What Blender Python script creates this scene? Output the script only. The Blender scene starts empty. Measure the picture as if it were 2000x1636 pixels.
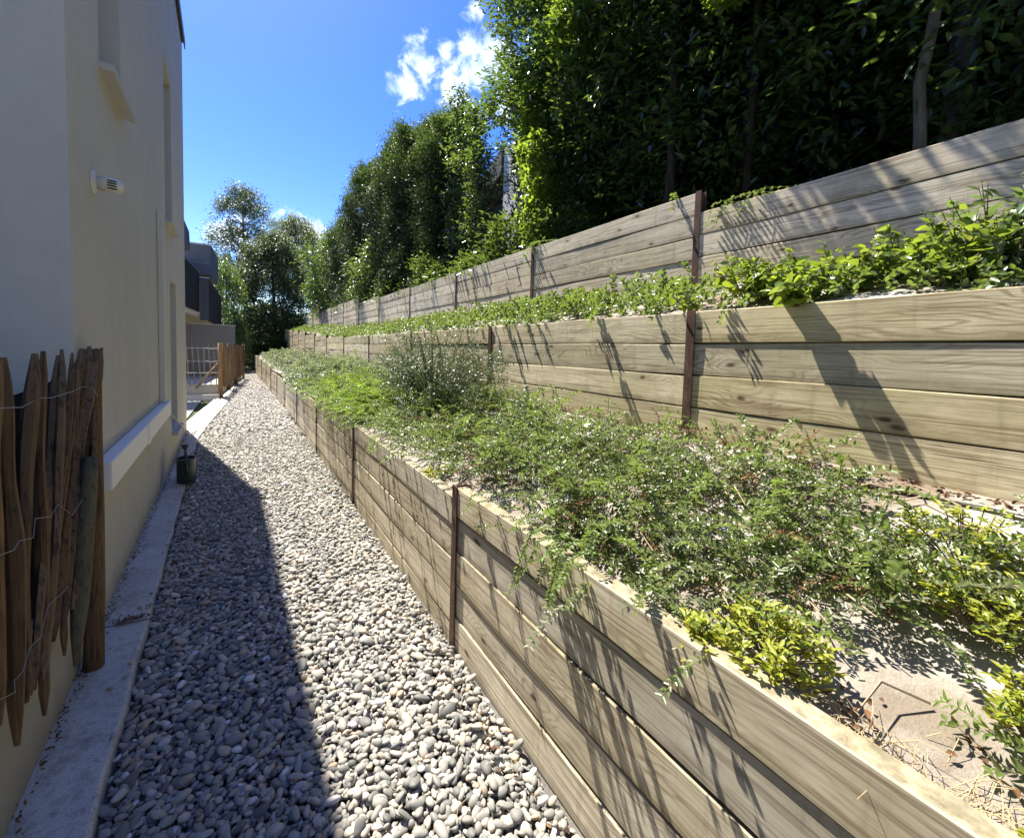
import bpy, bmesh, math, random
import numpy as np
from math import sin, cos, pi, radians
from mathutils import Vector, Matrix, Euler
random.seed(7)
rng = np.random.default_rng(7)
scn = bpy.context.scene

# ------------------------------------------------------------------ camera
CAM_H = 1.6
yaw, pitch, roll = radians(32.106), radians(3.16), radians(1.68)
fw = Vector((sin(yaw)*cos(pitch), cos(yaw)*cos(pitch), -sin(pitch)))
r0 = Vector((cos(yaw), -sin(yaw), 0)); u0 = r0.cross(fw)
cr = r0*cos(roll) + u0*sin(roll); cu = cr.cross(fw)
cam_data = bpy.data.cameras.new('camera')
cam = bpy.data.objects.new('camera', cam_data); scn.collection.objects.link(cam)
cam.matrix_world = Matrix(((cr.x, cu.x, -fw.x, 0), (cr.y, cu.y, -fw.y, 0), (cr.z, cu.z, -fw.z, CAM_H), (0, 0, 0, 1)))
cam_data.sensor_width = 36; cam_data.lens = 36*830/2000; cam_data.shift_y = -0.042
cam_data.clip_start = 0.02; cam_data.clip_end = 2000
scn.camera = cam
scn.render.resolution_x = 1024; scn.render.resolution_y = 837

# ------------------------------------------------------------------ sun, sky, exposure
SUN_L = Vector((0.146, -0.60, -1.0)).normalized()          # the way the light travels
sun_data = bpy.data.lights.new('sun', 'SUN'); sun_data.energy = 5.0; sun_data.angle = radians(0.5)
sun_data.color = (1.0, 0.95, 0.86)
sun = bpy.data.objects.new('sun', sun_data); scn.collection.objects.link(sun)
sun.rotation_euler = SUN_L.to_track_quat('-Z', 'Y').to_euler(); sun.location = (-3, 10, 20)
world = bpy.data.worlds.new('World'); scn.world = world; world.use_nodes = True
scn.view_settings.view_transform = 'Standard'; scn.view_settings.look = 'None'
scn.view_settings.gamma = 1; scn.view_settings.use_curve_mapping = False
scn.view_settings.exposure = 1.48

def cam_dir(px, py):
    return (fw + cr*((px-1000)/830) - cu*((py-734)/830)).normalized()

def build_world():
    nt = world.node_tree; N = nt.nodes; L = nt.links; N.clear()
    out = N.new('ShaderNodeOutputWorld'); bg = N.new('ShaderNodeBackground'); bg.inputs[1].default_value = 0.135
    L.new(bg.outputs[0], out.inputs[0])
    sky = N.new('ShaderNodeTexSky'); sky.sky_type = 'NISHITA'; sky.sun_disc = False
    s = -SUN_L
    sky.sun_elevation = math.asin(s.z); sky.sun_rotation = math.atan2(s.x, s.y)
    sky.air_density = 1.0; sky.dust_density = 0.3; sky.ozone_density = 2.2
    hs = N.new('ShaderNodeHueSaturation'); hs.inputs['Saturation'].default_value = 1.42; hs.inputs['Value'].default_value = .72; hs.inputs['Hue'].default_value = .522
    L.new(sky.outputs[0], hs.inputs['Color'])
    tc = N.new('ShaderNodeTexCoord')
    acc = None
    blobs = [(790, 165, 40), (835, 120, 45), (868, 105, 30), (880, 170, 50), (925, 95, 38), (930, 150, 50), (915, 205, 32), (925, 20, 26),
             (960, 120, 60), (1010, 180, 60), (585, 455, 38), (612, 468, 30), (556, 450, 38), (435, 440, 34), (460, 455, 34),]
    for x, y, r in blobs:
        d = N.new('ShaderNodeVectorMath'); d.operation = 'DISTANCE'
        L.new(tc.outputs['Generated'], d.inputs[0]); d.inputs[1].default_value = cam_dir(x, y)
        k = 1.0/(1+((x-1000)**2+(y-734)**2)/830**2)
        m = N.new('ShaderNodeMath'); m.operation = 'MULTIPLY_ADD'; L.new(d.outputs['Value'], m.inputs[0])
        m.inputs[1].default_value = -1.0/(1.55*r/830*k**0.8); m.inputs[2].default_value = 1.0 if (x, y) != (740, 48) else 0.45
        if acc is None: acc = m
        else:
            a = N.new('ShaderNodeMath'); a.operation = 'MAXIMUM'; L.new(acc.outputs[0], a.inputs[0]); L.new(m.outputs[0], a.inputs[1]); acc = a
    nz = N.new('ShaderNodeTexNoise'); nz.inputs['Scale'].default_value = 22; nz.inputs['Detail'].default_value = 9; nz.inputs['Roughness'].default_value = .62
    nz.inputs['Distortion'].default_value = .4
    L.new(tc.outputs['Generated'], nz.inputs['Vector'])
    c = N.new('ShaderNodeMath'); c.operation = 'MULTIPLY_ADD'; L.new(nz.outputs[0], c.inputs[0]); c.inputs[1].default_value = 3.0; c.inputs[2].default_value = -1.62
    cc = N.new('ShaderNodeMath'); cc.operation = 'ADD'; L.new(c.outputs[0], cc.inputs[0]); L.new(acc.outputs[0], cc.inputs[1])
    nb = N.new('ShaderNodeTexNoise'); nb.inputs['Scale'].default_value = 3.2; nb.inputs['Detail'].default_value = 2; L.new(tc.outputs['Generated'], nb.inputs['Vector'])  # broken clouds added outside the view to whiten the sky's fill light
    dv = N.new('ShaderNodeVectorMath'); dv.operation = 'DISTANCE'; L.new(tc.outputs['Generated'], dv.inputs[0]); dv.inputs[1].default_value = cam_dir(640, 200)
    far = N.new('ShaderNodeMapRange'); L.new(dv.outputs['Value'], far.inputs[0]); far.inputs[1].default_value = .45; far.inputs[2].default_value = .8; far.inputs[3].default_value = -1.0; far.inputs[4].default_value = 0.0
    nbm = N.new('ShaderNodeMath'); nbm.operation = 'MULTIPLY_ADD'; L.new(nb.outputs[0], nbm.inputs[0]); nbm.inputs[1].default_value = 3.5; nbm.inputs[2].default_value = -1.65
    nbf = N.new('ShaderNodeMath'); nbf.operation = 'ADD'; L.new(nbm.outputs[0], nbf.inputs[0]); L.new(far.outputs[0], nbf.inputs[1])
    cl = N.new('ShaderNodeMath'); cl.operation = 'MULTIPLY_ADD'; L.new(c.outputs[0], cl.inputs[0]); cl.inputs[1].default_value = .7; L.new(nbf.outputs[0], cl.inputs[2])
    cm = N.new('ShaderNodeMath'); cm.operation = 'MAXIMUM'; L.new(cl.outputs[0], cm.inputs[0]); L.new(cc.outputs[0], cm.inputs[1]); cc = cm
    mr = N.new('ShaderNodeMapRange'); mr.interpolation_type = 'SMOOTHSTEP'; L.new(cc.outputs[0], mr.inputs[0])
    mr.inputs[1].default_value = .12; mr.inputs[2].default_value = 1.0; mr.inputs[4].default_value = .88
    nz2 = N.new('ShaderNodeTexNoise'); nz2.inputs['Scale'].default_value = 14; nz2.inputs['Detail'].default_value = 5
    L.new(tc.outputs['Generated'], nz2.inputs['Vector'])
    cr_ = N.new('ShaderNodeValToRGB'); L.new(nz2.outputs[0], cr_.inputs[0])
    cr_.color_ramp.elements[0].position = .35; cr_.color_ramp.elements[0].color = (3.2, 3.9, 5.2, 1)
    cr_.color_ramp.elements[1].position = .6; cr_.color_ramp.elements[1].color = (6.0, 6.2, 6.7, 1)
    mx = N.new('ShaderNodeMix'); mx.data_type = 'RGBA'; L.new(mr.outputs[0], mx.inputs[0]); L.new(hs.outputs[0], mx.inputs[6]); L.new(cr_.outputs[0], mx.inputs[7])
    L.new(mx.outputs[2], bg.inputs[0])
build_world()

# ------------------------------------------------------------------ helpers
def link(o): scn.collection.objects.link(o); return o
def tag(o, label=None, cat=None, group=None, kind=None):
    if label: o['label'] = label
    if cat: o['category'] = cat
    if group: o['group'] = group
    if kind: o['kind'] = kind
    return o
def empty(name, loc=(0, 0, 0), rz=0, **k):
    o = bpy.data.objects.new(name, None); link(o); o.location = loc; o.rotation_euler = (0, 0, rz); o.empty_display_size = .1
    return tag(o, **k)
def put(name, me, parent=None, loc=(0, 0, 0), rot=(0, 0, 0), sc=(1, 1, 1)):
    o = bpy.data.objects.new(name, me); link(o)
    o.location = loc; o.rotation_euler = rot; o.scale = sc
    if parent: o.parent = parent
    return o
def np_mesh(name, V, F, mats, MI=None, smooth=False):
    me = bpy.data.meshes.new(name); V = np.asarray(V, dtype=np.float32); 
    if isinstance(F, np.ndarray):
        n, k = F.shape
        me.vertices.add(len(V)); me.vertices.foreach_set('co', V.ravel())
        me.loops.add(n*k); me.loops.foreach_set('vertex_index', F.astype(np.int32).ravel())
        me.polygons.add(n); me.polygons.foreach_set('loop_start', np.arange(0, n*k, k, dtype=np.int32))
        if MI is not None: me.polygons.foreach_set('material_index', np.asarray(MI, dtype=np.int32))
        me.update(calc_edges=True)
    else:
        me.from_pydata(V.tolist(), [], F)
        if MI is not None: me.polygons.foreach_set('material_index', np.asarray(MI, dtype=np.int32))
        me.update()
    if smooth: me.polygons.foreach_set('use_smooth', np.ones(len(me.polygons), dtype=bool))
    for m in (mats if isinstance(mats, (list, tuple)) else [mats]): me.materials.append(m)
    return me
class MB:
    def __init__(s): s.V = []; s.F = []; s.M = []
    def box(s, x0, x1, y0, y1, z0, z1, m=0):
        n = len(s.V)
        s.V += [(x0,y0,z0),(x1,y0,z0),(x1,y1,z0),(x0,y1,z0),(x0,y0,z1),(x1,y0,z1),(x1,y1,z1),(x0,y1,z1)]
        s.F += [tuple(n+i for i in f) for f in ((0,3,2,1),(4,5,6,7),(0,1,5,4),(1,2,6,5),(2,3,7,6),(3,0,4,7))]; s.M += [m]*6; return s
    def prism(s, poly, z0, z1, m=0):
        n = len(s.V); k = len(poly)
        s.V += [(p[0], p[1], z0) for p in poly] + [(p[0], p[1], z1) for p in poly]
        s.F += [tuple(n+i for i in reversed(range(k))), tuple(n+k+i for i in range(k))]
        s.F += [(n+i, n+(i+1) % k, n+k+(i+1) % k, n+k+i) for i in range(k)]; s.M += [m]*(k+2); return s
    def hull(s, bot, top, m=0):
        n = len(s.V); k = len(bot); s.V += list(bot)+list(top)
        s.F += [tuple(n+i for i in reversed(range(k))), tuple(n+k+i for i in range(k))]
        s.F += [(n+i, n+(i+1) % k, n+k+(i+1) % k, n+k+i) for i in range(k)]; s.M += [m]*(k+2); return s
    def tube(s, pts, rad, k=6, m=0, cap=True, squash=1.0, phase=0.0):
        pts = [Vector(p) for p in pts]; n0 = len(s.V)
        if not hasattr(rad, '__len__'): rad = [rad]*len(pts)
        prev = None
        for i, p in enumerate(pts):
            t = (pts[min(i+1, len(pts)-1)] - pts[max(i-1, 0)]).normalized()
            if prev is None:
                a = Vector((1, 0, 0)) if abs(t.x) < .8 else Vector((0, 1, 0))
                u = (a - t*a.dot(t)).normalized()
            else: u = (prev - t*prev.dot(t)).normalized()
            prev = u; v = t.cross(u)
            for j in range(k):
                a = 2*pi*j/k + phase; s.V.append(tuple(p + u*cos(a)*rad[i] + v*sin(a)*rad[i]*squash))
        for i in range(len(pts)-1):
            for j in range(k):
                a = n0+i*k+j; b = n0+i*k+(j+1) % k; s.F.append((a, b, b+k, a+k)); s.M.append(m)
        if cap:
            s.F.append(tuple(n0+j for j in reversed(range(k)))); e = n0+(len(pts)-1)*k
            s.F.append(tuple(e+j for j in range(k))); s.M += [m, m]
        return s
    def mesh(s, name, mats, smooth=False): return np_mesh(name, s.V, s.F, mats, s.M, smooth)
    def build(s, name, mats, parent=None, smooth=False, loc=(0,0,0), rot=(0,0,0)): return put(name, s.mesh(name, mats, smooth), parent, loc, rot)
def bevel(o, w=.004, seg=2):
    b = o.modifiers.new('bevel', 'BEVEL'); b.width = w; b.segments = seg; b.limit_method = 'ANGLE'; return o

# ------------------------------------------------------------------ materials
def mat(name, base=(.5,.5,.5), rough=.7, metal=0, spec=.5):
    m = bpy.data.materials.new(name); m.use_nodes = True
    b = m.node_tree.nodes['Principled BSDF']; b.inputs['Base Color'].default_value = (*base, 1)
    b.inputs['Roughness'].default_value = rough; b.inputs['Metallic'].default_value = metal
    b.inputs['Specular IOR Level'].default_value = spec
    return m
class G:   # small node-graph helper
    def __init__(s, m): s.nt = m.node_tree; s.N = s.nt.nodes; s.L = s.nt.links; s.b = s.N.get('Principled BSDF')
    def n(s, t, **k):
        x = s.N.new(t)
        for a, v in k.items(): setattr(x, a, v)
        return x
    def set(s, node, i, v):
        if hasattr(v, 'links') or isinstance(v, bpy.types.NodeSocket): s.L.new(v, node.inputs[i])
        else: node.inputs[i].default_value = v
    def noise(s, vec, scale, detail=4, rough=.55, dist=0):
        x = s.n('ShaderNodeTexNoise'); s.L.new(vec, x.inputs['Vector']); x.inputs['Scale'].default_value = scale
        x.inputs['Detail'].default_value = detail; x.inputs['Roughness'].default_value = rough; x.inputs['Distortion'].default_value = dist; return x.outputs[0]
    def math(s, op, a, b=0.0, c=0.0):
        x = s.n('ShaderNodeMath', operation=op); s.set(x, 0, a); s.set(x, 1, b); s.set(x, 2, c); return x.outputs[0]
    def ramp(s, fac, stops):
        x = s.n('ShaderNodeValToRGB'); s.L.new(fac, x.inputs[0]); e = x.color_ramp.elements
        while len(e) < len(stops): e.new(.5)
        for el, (p, c) in zip(e, stops): el.position = p; el.color = (*c, 1) if len(c) == 3 else c
        return x.outputs[0]
    def map(s, v, a, b, c=0.0, d=1.0, smooth=False):
        x = s.n('ShaderNodeMapRange'); s.L.new(v, x.inputs[0])
        for i, q in enumerate((a, b, c, d)): x.inputs[i+1].default_value = q
        if smooth: x.interpolation_type = 'SMOOTHSTEP'
        return x.outputs[0]
    def mix(s, f, a, b, mode='MIX'):
        x = s.n('ShaderNodeMix', data_type='RGBA', blend_type=mode); s.set(x, 0, f)
        s.set(x, 6, a if not isinstance(a, tuple) else (*a, 1)); s.set(x, 7, b if not isinstance(b, tuple) else (*b, 1)); return x.outputs[2]
    def scalev(s, v, sc):
        x = s.n('ShaderNodeVectorMath', operation='MULTIPLY'); s.L.new(v, x.inputs[0]); x.inputs[1].default_value = sc; return x.outputs[0]
    def bump(s, h, strength=.3, dist=.01):
        x = s.n('ShaderNodeBump'); x.inputs['Strength'].default_value = strength; x.inputs['Distance'].default_value = dist
        s.L.new(h, x.inputs['Height']); s.L.new(x.outputs[0], s.b.inputs['Normal'])
    def obj(s, rnd=True):
        tc = s.n('ShaderNodeTexCoord')
        if not rnd: return tc.outputs['Object']
        oi = s.n('ShaderNodeObjectInfo'); v = s.n('ShaderNodeVectorMath', operation='MULTIPLY_ADD')
        cb = s.n('ShaderNodeCombineXYZ'); s.L.new(oi.outputs['Random'], cb.inputs[0]); s.L.new(oi.outputs['Random'], cb.inputs[1]); s.L.new(oi.outputs['Random'], cb.inputs[2])
        s.L.new(cb.outputs[0], v.inputs[0]); v.inputs[1].default_value = (91, 57, 73); s.L.new(tc.outputs['Object'], v.inputs[2]); return v.outputs[0]
    def rand(s): return s.n('ShaderNodeObjectInfo').outputs['Random']
    def island(s): return s.n('ShaderNodeNewGeometry').outputs['Random Per Island']
    def base(s, c): s.L.new(c, s.b.inputs['Base Color'])
    def rough(s, c): s.L.new(c, s.b.inputs['Roughness'])

def wood(name, pale, dark, green, greenamt=.4, ax=0, contrast=1.0, stainz=None):
    """weathered sawn pine: growth rings bent round knots, fibre, stains; board runs along local x, height is local z"""
    m = mat(name, rough=.82, spec=.25); g = G(m); co = g.obj()
    sep = g.n('ShaderNodeSeparateXYZ'); g.L.new(co, sep.inputs[0])
    cz = sep.outputs[2]
    st = g.scalev(co, (.55, 1, 2.6) if ax == 0 else (2.6, 2.6, .55))
    warp = g.noise(st, 1.7, 3, .5)
    vor = g.n('ShaderNodeTexVoronoi', feature='F1', voronoi_dimensions='2D'); vc = g.n('ShaderNodeCombineXYZ')
    vw = g.noise(co, 9.0, 2)
    g.L.new(g.math('MULTIPLY_ADD', sep.outputs[0], 1.7 if ax == 0 else 5.0, g.math('MULTIPLY', vw, .12)), vc.inputs[0]); g.L.new(g.math('MULTIPLY_ADD', cz, 3.9 if ax == 0 else 1.3, g.math('MULTIPLY', vw, .12)), vc.inputs[1]); g.L.new(vc.outputs[0], vor.inputs['Vector'])
    vor.inputs['Scale'].default_value = 1.0; vd = vor.outputs['Distance']
    kn = g.map(vd, 0.0, .42, 1.0, 0.0, True)
    # growth rings: board height + slow warp + pull round the knots
    h = g.math('MULTIPLY_ADD', warp, .42, cz if ax == 0 else sep.outputs[0])
    h = g.math('MULTIPLY_ADD', kn, .07, h)
    fine = g.noise(g.scalev(co, (3.5, 30, 60) if ax == 0 else (60, 60, 3.5)), 1.0, 3, .6)
    h2 = g.math('MULTIPLY_ADD', fine, .012, h)
    ramt = .55 if ax == 0 else .15
    ring = g.math('SINE', g.math('MULTIPLY', h2, 260.0)); ring = g.map(ring, .1, 1.0, 0.0, 1.0)
    lines = g.noise(g.scalev(co, (1.3, 30, 75) if ax == 0 else (75, 75, 1.3)), 1.0, 5, .7)
    fib = g.noise(g.scalev(co, (7, 60, 190) if ax == 0 else (190, 190, 7)), 1.0, 4, .65)
    big = g.noise(co, 1.7, 5, .65); mid = g.noise(g.scalev(co, (1, 1, 2.2)), 5.0, 6, .7)
    col = g.mix(g.map(big, .40, .62), pale, green)
    col = g.mix(g.math('MULTIPLY', g.map(mid, .46, .68), .6*contrast), col, tuple(.5*(p+q) for p, q in zip(pale, dark)))
    fade = g.map(g.noise(st, 2.3, 3), .38, .62, 0.0, 1.0)
    col = g.mix(g.math('MULTIPLY', g.math('MULTIPLY', ring, fade), 1.15*ramt*contrast), col, dark)
    col = g.mix(g.math('MULTIPLY', g.map(lines, .50, .62), .7*contrast), col, dark)
    col = g.mix(g.math('MULTIPLY', g.map(fib, .5, .72), .35*contrast), col, dark)
    knot = g.math('MULTIPLY', g.map(vd, .02, .065, .9, 0.0, True), g.map(g.noise(co, 1.3, 1), .40, .48))
    col = g.mix(g.math('MULTIPLY', g.map(vd, .05, .2, .28, 0.0, True), g.map(g.noise(co, 1.3, 1), .46, .54)), col, dark)
    col = g.mix(knot, col, (dark[0]*.42, dark[1]*.36, dark[2]*.32))
    drip = g.noise(g.scalev(co, (14, 1, 1.1)), 1.0, 4, .7)
    col = g.mix(g.math('MULTIPLY', g.map(drip, .56, .74), .28*contrast), col, (dark[0]*.6, dark[1]*.58, dark[2]*.5))
    if ax == 0:
        tc0 = g.n('ShaderNodeTexCoord'); s0 = g.n('ShaderNodeSeparateXYZ'); g.L.new(tc0.outputs['Object'], s0.inputs[0])
        edge = g.math('MULTIPLY_ADD', g.noise(g.scalev(co, (5, 1, 6)), 1.0, 4, .7), .12, g.math('MULTIPLY', s0.outputs[2], -1.0))
        col = g.mix(g.map(edge, .10, .16, 0, .6), col, (dark[0]*.8, dark[1]*.85, dark[2]*.8))
        chk = g.noise(g.scalev(co, (2.2, 1, 110)), 1.0, 2, .5); chm = g.noise(g.scalev(co, (2.4, 1, 9)), 1.0, 2, .5)
        col = g.mix(g.math('MULTIPLY', g.map(chk, .66, .70), g.map(chm, .52, .6, 0, .85)), col, (dark[0]*.3, dark[1]*.28, dark[2]*.25))
    # lichen and grime on the top edges, also darkened to hold back their sunlit brightness
    gn = g.n('ShaderNodeNewGeometry'); gs = g.n('ShaderNodeSeparateXYZ'); g.L.new(gn.outputs['Normal'], gs.inputs[0])
    lich_dim = g.ramp(g.noise(co, 26, 5, .7), [(.38, (.10,.085,.05)), (.52, (.21,.18,.11)), (.66, (.32,.30,.20))])
    if ax == 0: col = g.mix(g.map(gs.outputs[2], .5, .9, 0, .85), col, lich_dim)
    hv = g.n('ShaderNodeHueSaturation'); g.L.new(col, hv.inputs['Color'])
    g.L.new(g.map(g.rand(), 0, 1, .84, 1.12), hv.inputs['Value'])
    r2 = g.math('FRACT', g.math('MULTIPLY', g.rand(), 17.3)); g.L.new(g.map(r2, 0, 1, .86, 1.06), hv.inputs['Saturation'])
    g.base(hv.outputs[0])
    hh = g.math('MULTIPLY_ADD', fib, .5, g.math('MULTIPLY', lines, -.6)); hh = g.math('SUBTRACT', hh, g.math('MULTIPLY', knot, .5))
    g.bump(hh, .16 if ax == 0 else .5, .002)
    return m
M = {}
M['wood_front'] = wood('weathered_pine_front', (.76,.67,.50), (.25,.185,.105), (.61,.54,.35))
M['wood_mid'] = wood('weathered_pine_mid', (.82,.705,.46), (.25,.18,.095), (.63,.55,.31))
M['wood_up'] = wood('weathered_pine_upper', (.79,.69,.51), (.24,.185,.12), (.69,.60,.40))
M['stake'] = wood('split_chestnut', (.23,.14,.065), (.04,.026,.015), (.155,.10,.05), ax=2, contrast=1.1)
M['stake_far'] = wood('split_chestnut_far', (.24,.16,.085), (.08,.05,.03), (.20,.135,.07), ax=2)
M['stake_grey'] = wood('split_chestnut_grey', (.26,.245,.21), (.14,.12,.10), (.23,.21,.18), ax=2)
M['stake_tan'] = wood('peeled_post', (.36,.22,.10), (.14,.08,.035), (.32,.21,.10), ax=2)
M['post_olive'] = wood('olive_post', (.135,.115,.062), (.045,.038,.02), (.10,.093,.048), ax=2)

def rust():
    m = mat('rusty_steel', rough=.75, spec=.35); g = G(m); co = g.obj()
    n = g.noise(g.scalev(co, (8, 8, 3)), 4, 5, .65)
    g.base(g.ramp(n, [(.3, (.045,.024,.016)), (.55, (.10,.052,.032)), (.75, (.16,.10,.07))])); g.bump(g.noise(co, 160, 3), .25, .001); return m
M['rust'] = rust()
def stucco(name, c, c2, grime=True):
    m = mat(name, rough=.9, spec=.2); g = G(m); tc = g.n('ShaderNodeTexCoord').outputs['Object']
    a = g.noise(tc, .7, 4, .6); b = g.noise(tc, 9, 4, .6)
    col = g.mix(g.map(a, .35, .65), c, c2); col = g.mix(g.math('MULTIPLY', g.map(b, .45, .7), .12), col, (c[0]*.55, c[1]*.55, c[2]*.5))
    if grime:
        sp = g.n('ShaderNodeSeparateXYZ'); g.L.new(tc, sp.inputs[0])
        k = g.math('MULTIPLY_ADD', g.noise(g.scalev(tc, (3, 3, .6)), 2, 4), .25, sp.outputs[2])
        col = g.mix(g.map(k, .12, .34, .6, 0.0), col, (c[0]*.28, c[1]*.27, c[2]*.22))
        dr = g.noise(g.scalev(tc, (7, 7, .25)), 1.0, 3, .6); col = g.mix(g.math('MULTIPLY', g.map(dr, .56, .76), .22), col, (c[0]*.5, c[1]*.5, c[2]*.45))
    g.base(col); g.bump(g.math('ADD', g.noise(tc, 260, 3, .7), g.math('MULTIPLY', g.noise(tc, 60, 3), .5)), .5, .0018); return m
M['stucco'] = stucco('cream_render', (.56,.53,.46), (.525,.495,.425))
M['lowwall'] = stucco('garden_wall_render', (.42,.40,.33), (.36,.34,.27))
def concrete(name, c, rough=.9, sc=1.0):
    m = mat(name, rough=rough, spec=.25); g = G(m); tc = g.n('ShaderNodeTexCoord').outputs['Object']
    a = g.noise(tc, 2.3*sc, 6, .65); b = g.noise(tc, 34*sc, 5, .7); f = g.noise(tc, 190*sc, 3, .7)
    col = g.mix(g.map(a, .36, .66), c, tuple(x*.68 for x in c))
    col = g.mix(g.map(b, .5, .7), col, tuple(x*.45 for x in c)); col = g.mix(g.math('MULTIPLY', g.map(f, .42, .60), .55), col, tuple(min(1, x*1.3) for x in c))
    moss = g.noise(tc, 6*sc, 6, .75); col = g.mix(g.map(moss, .52, .68, 0, .55), col, (c[0]*.30, c[1]*.31, c[2]*.26)); g.base(col); g.bump(g.math('ADD', g.math('ADD', b, f), moss), .8, .006); return m
M['kerb'] = concrete('kerb_concrete', (.50,.49,.455)); M['slab'] = concrete('pale_slab', (.52,.48,.42)); M['concrete'] = concrete('grey_concrete', (.27,.265,.25))
M['pillar'] = concrete('pillar_concrete', (.62,.61,.56))
M['pvc'] = mat('white_pvc', (.72,.72,.70), .45); M['sill'] = mat('sill_stone', (.46,.44,.41), .85)
M['dark_metal'] = mat('dark_metal', (.05,.055,.065), .5); M['zinc'] = mat('slate_grey_cladding', (.10,.11,.13), .8, spec=.2)
M['grey_render'] = mat('grey_panel', (.20,.20,.195), .8); M['soffit'] = mat('cream_soffit', (.62,.55,.47), .85)
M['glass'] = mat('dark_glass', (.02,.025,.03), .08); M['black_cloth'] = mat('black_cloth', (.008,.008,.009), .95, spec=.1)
M['black_hole'] = mat('vent_dark', (.03,.025,.022), .8); M['wire'] = mat('galvanised_wire', (.30,.29,.27), .5, .5); M['wire_far'] = mat('wire_far', (.55,.53,.5), .6)
M['cable'] = mat('beige_cable', (.50,.46,.38), .6)
M['can'] = mat('dark_green_plastic', (.018,.035,.028), .32); M['water'] = mat('water', (.25,.32,.36), .05)
M['roof'] = mat('dark_roof_tiles', (.06,.055,.05), .85)
def screen_mat():
    m = mat('dark_mesh_screen', (.02,.021,.024), .85, spec=.15); g = G(m); tc = g.n('ShaderNodeTexCoord').outputs['Object']
    g.base(g.ramp(g.noise(g.scalev(tc, (1, 1, 4)), 3, 4, .6), [(.35, (.010,.011,.012)), (.75, (.03,.031,.034))])); return m
M['screen'] = screen_mat()

def gravel_mat():
    m = mat('river_pebble', rough=.62, spec=.4); g = G(m); co = g.obj(); r = g.rand()
    c = g.ramp(r, [(0, (.09,.09,.082)), (.14, (.15,.148,.13)), (.32, (.25,.24,.205)), (.5, (.35,.33,.275)), (.66, (.20,.185,.155)), (.78, (.44,.405,.33)), (.9, (.40,.33,.24)), (.93, (.40,.28,.18)), (.965, (.60,.57,.52)), (1, (.66,.64,.6))])
    n = g.noise(co, 45, 5, .7); c = g.mix(g.map(n, .5, .75, 0, .4), c, (.12,.11,.10)); n2 = g.noise(co, 170, 3, .7)
    c = g.mix(g.map(n2, .55, .7, 0, .35), c, (.62,.6,.56)); g.base(c); g.bump(n2, .2, .001); return m
M['pebble'] = gravel_mat()
def soil_mat(name, a, b, c):
    m = mat(name, rough=.95, spec=.15); g = G(m); tc = g.n('ShaderNodeTexCoord').outputs['Object']
    n = g.noise(tc, 3.0, 6, .7); f = g.noise(tc, 60, 4, .7)
    col = g.ramp(n, [(.32, a), (.5, b), (.68, c)]); col = g.mix(g.map(f, .5, .72, 0, .6), col, tuple(x*.35 for x in a)); g.base(col); g.bump(g.math('ADD', n, f), .7, .01); return m
M['subgravel'] = soil_mat('gravel_bed', (.09,.085,.075), (.14,.13,.115), (.2,.19,.17))
M['earth'] = soil_mat('dark_earth', (.05,.038,.025), (.08,.062,.042), (.12,.095,.065))
M['earth_dry'] = soil_mat('dry_earth', (.13,.09,.05), (.22,.16,.1), (.32,.25,.17))
M['lawn'] = soil_mat('rough_grass', (.04,.06,.02), (.06,.085,.03), (.1,.11,.05))
def mat_cloth():
    m = mat('weed_mat', rough=.95, spec=.1); g = G(m); tc = g.n('ShaderNodeTexCoord').outputs['Object']
    n = g.noise(tc, 2.2, 5, .65); f = g.noise(tc, 120, 3, .7); w = g.noise(g.scalev(tc, (1, .5, 1)), 5.5, 3, .5)
    col = g.ramp(n, [(.36, (.20,.165,.125)), (.5, (.31,.28,.235)), (.62, (.40,.38,.345)), (.74, (.60,.60,.60))])
    col = g.mix(g.map(f, .5, .75, 0, .4), col, (.14,.1,.065)); col = g.mix(g.map(w, .58, .7, 0, .7), col, (.16,.11,.07)); g.base(col)
    g.bump(g.math('ADD', g.math('MULTIPLY', f, .25), g.noise(g.scalev(tc, (1, .6, 1)), 9, 4)), .8, .02); return m
M['weedmat'] = mat_cloth()

def leaf(name, cols, trans=(.25,.42,.05), tf=.35, rough=.38, spec=.5, per='island'):
    m = mat(name, rough=rough, spec=spec); g = G(m)
    r = g.island() if per == 'island' else g.rand()
    k = len(cols); c = g.ramp(r, [(i/(k-1), q) for i, q in enumerate(cols)])
    if per == 'island':
        oi = g.rand(); hv = g.n('ShaderNodeHueSaturation'); g.L.new(c, hv.inputs['Color']); g.L.new(g.map(oi, 0, 1, .8, 1.2), hv.inputs['Value']); c = hv.outputs[0]
    g.base(c)
    t = g.n('ShaderNodeBsdfTranslucent'); tm = g.mix(.65, c, tuple(trans)); g.L.new(tm, t.inputs[0])
    mx = g.n('ShaderNodeMixShader'); mx.inputs[0].default_value = tf
    g.L.new(g.b.outputs[0], mx.inputs[1]); g.L.new(t.outputs[0], mx.inputs[2]); g.L.new(mx.outputs[0], g.N['Material Output'].inputs[0]); return m
M['leaf_cover'] = leaf('box_honeysuckle_leaf', [(.075,.11,.025), (.115,.16,.04), (.17,.20,.075), (.09,.135,.035), (.22,.20,.11)], (.34,.48,.07), .38, .33, .6)
M['leaf_bright'] = leaf('bright_ground_leaf', [(.10,.16,.025), (.14,.21,.035), (.17,.25,.05)], (.38,.56,.05), .45, .45)
M['leaf_grey'] = leaf('grey_ground_leaf', [(.13,.16,.08), (.19,.21,.13), (.27,.28,.19)], (.35,.42,.15), .35, .4)
M['leaf_bush'] = leaf('cotoneaster_leaf', [(.04,.06,.028), (.065,.085,.042), (.11,.125,.07)], (.2,.3,.08), .25, .42, .5)
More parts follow.
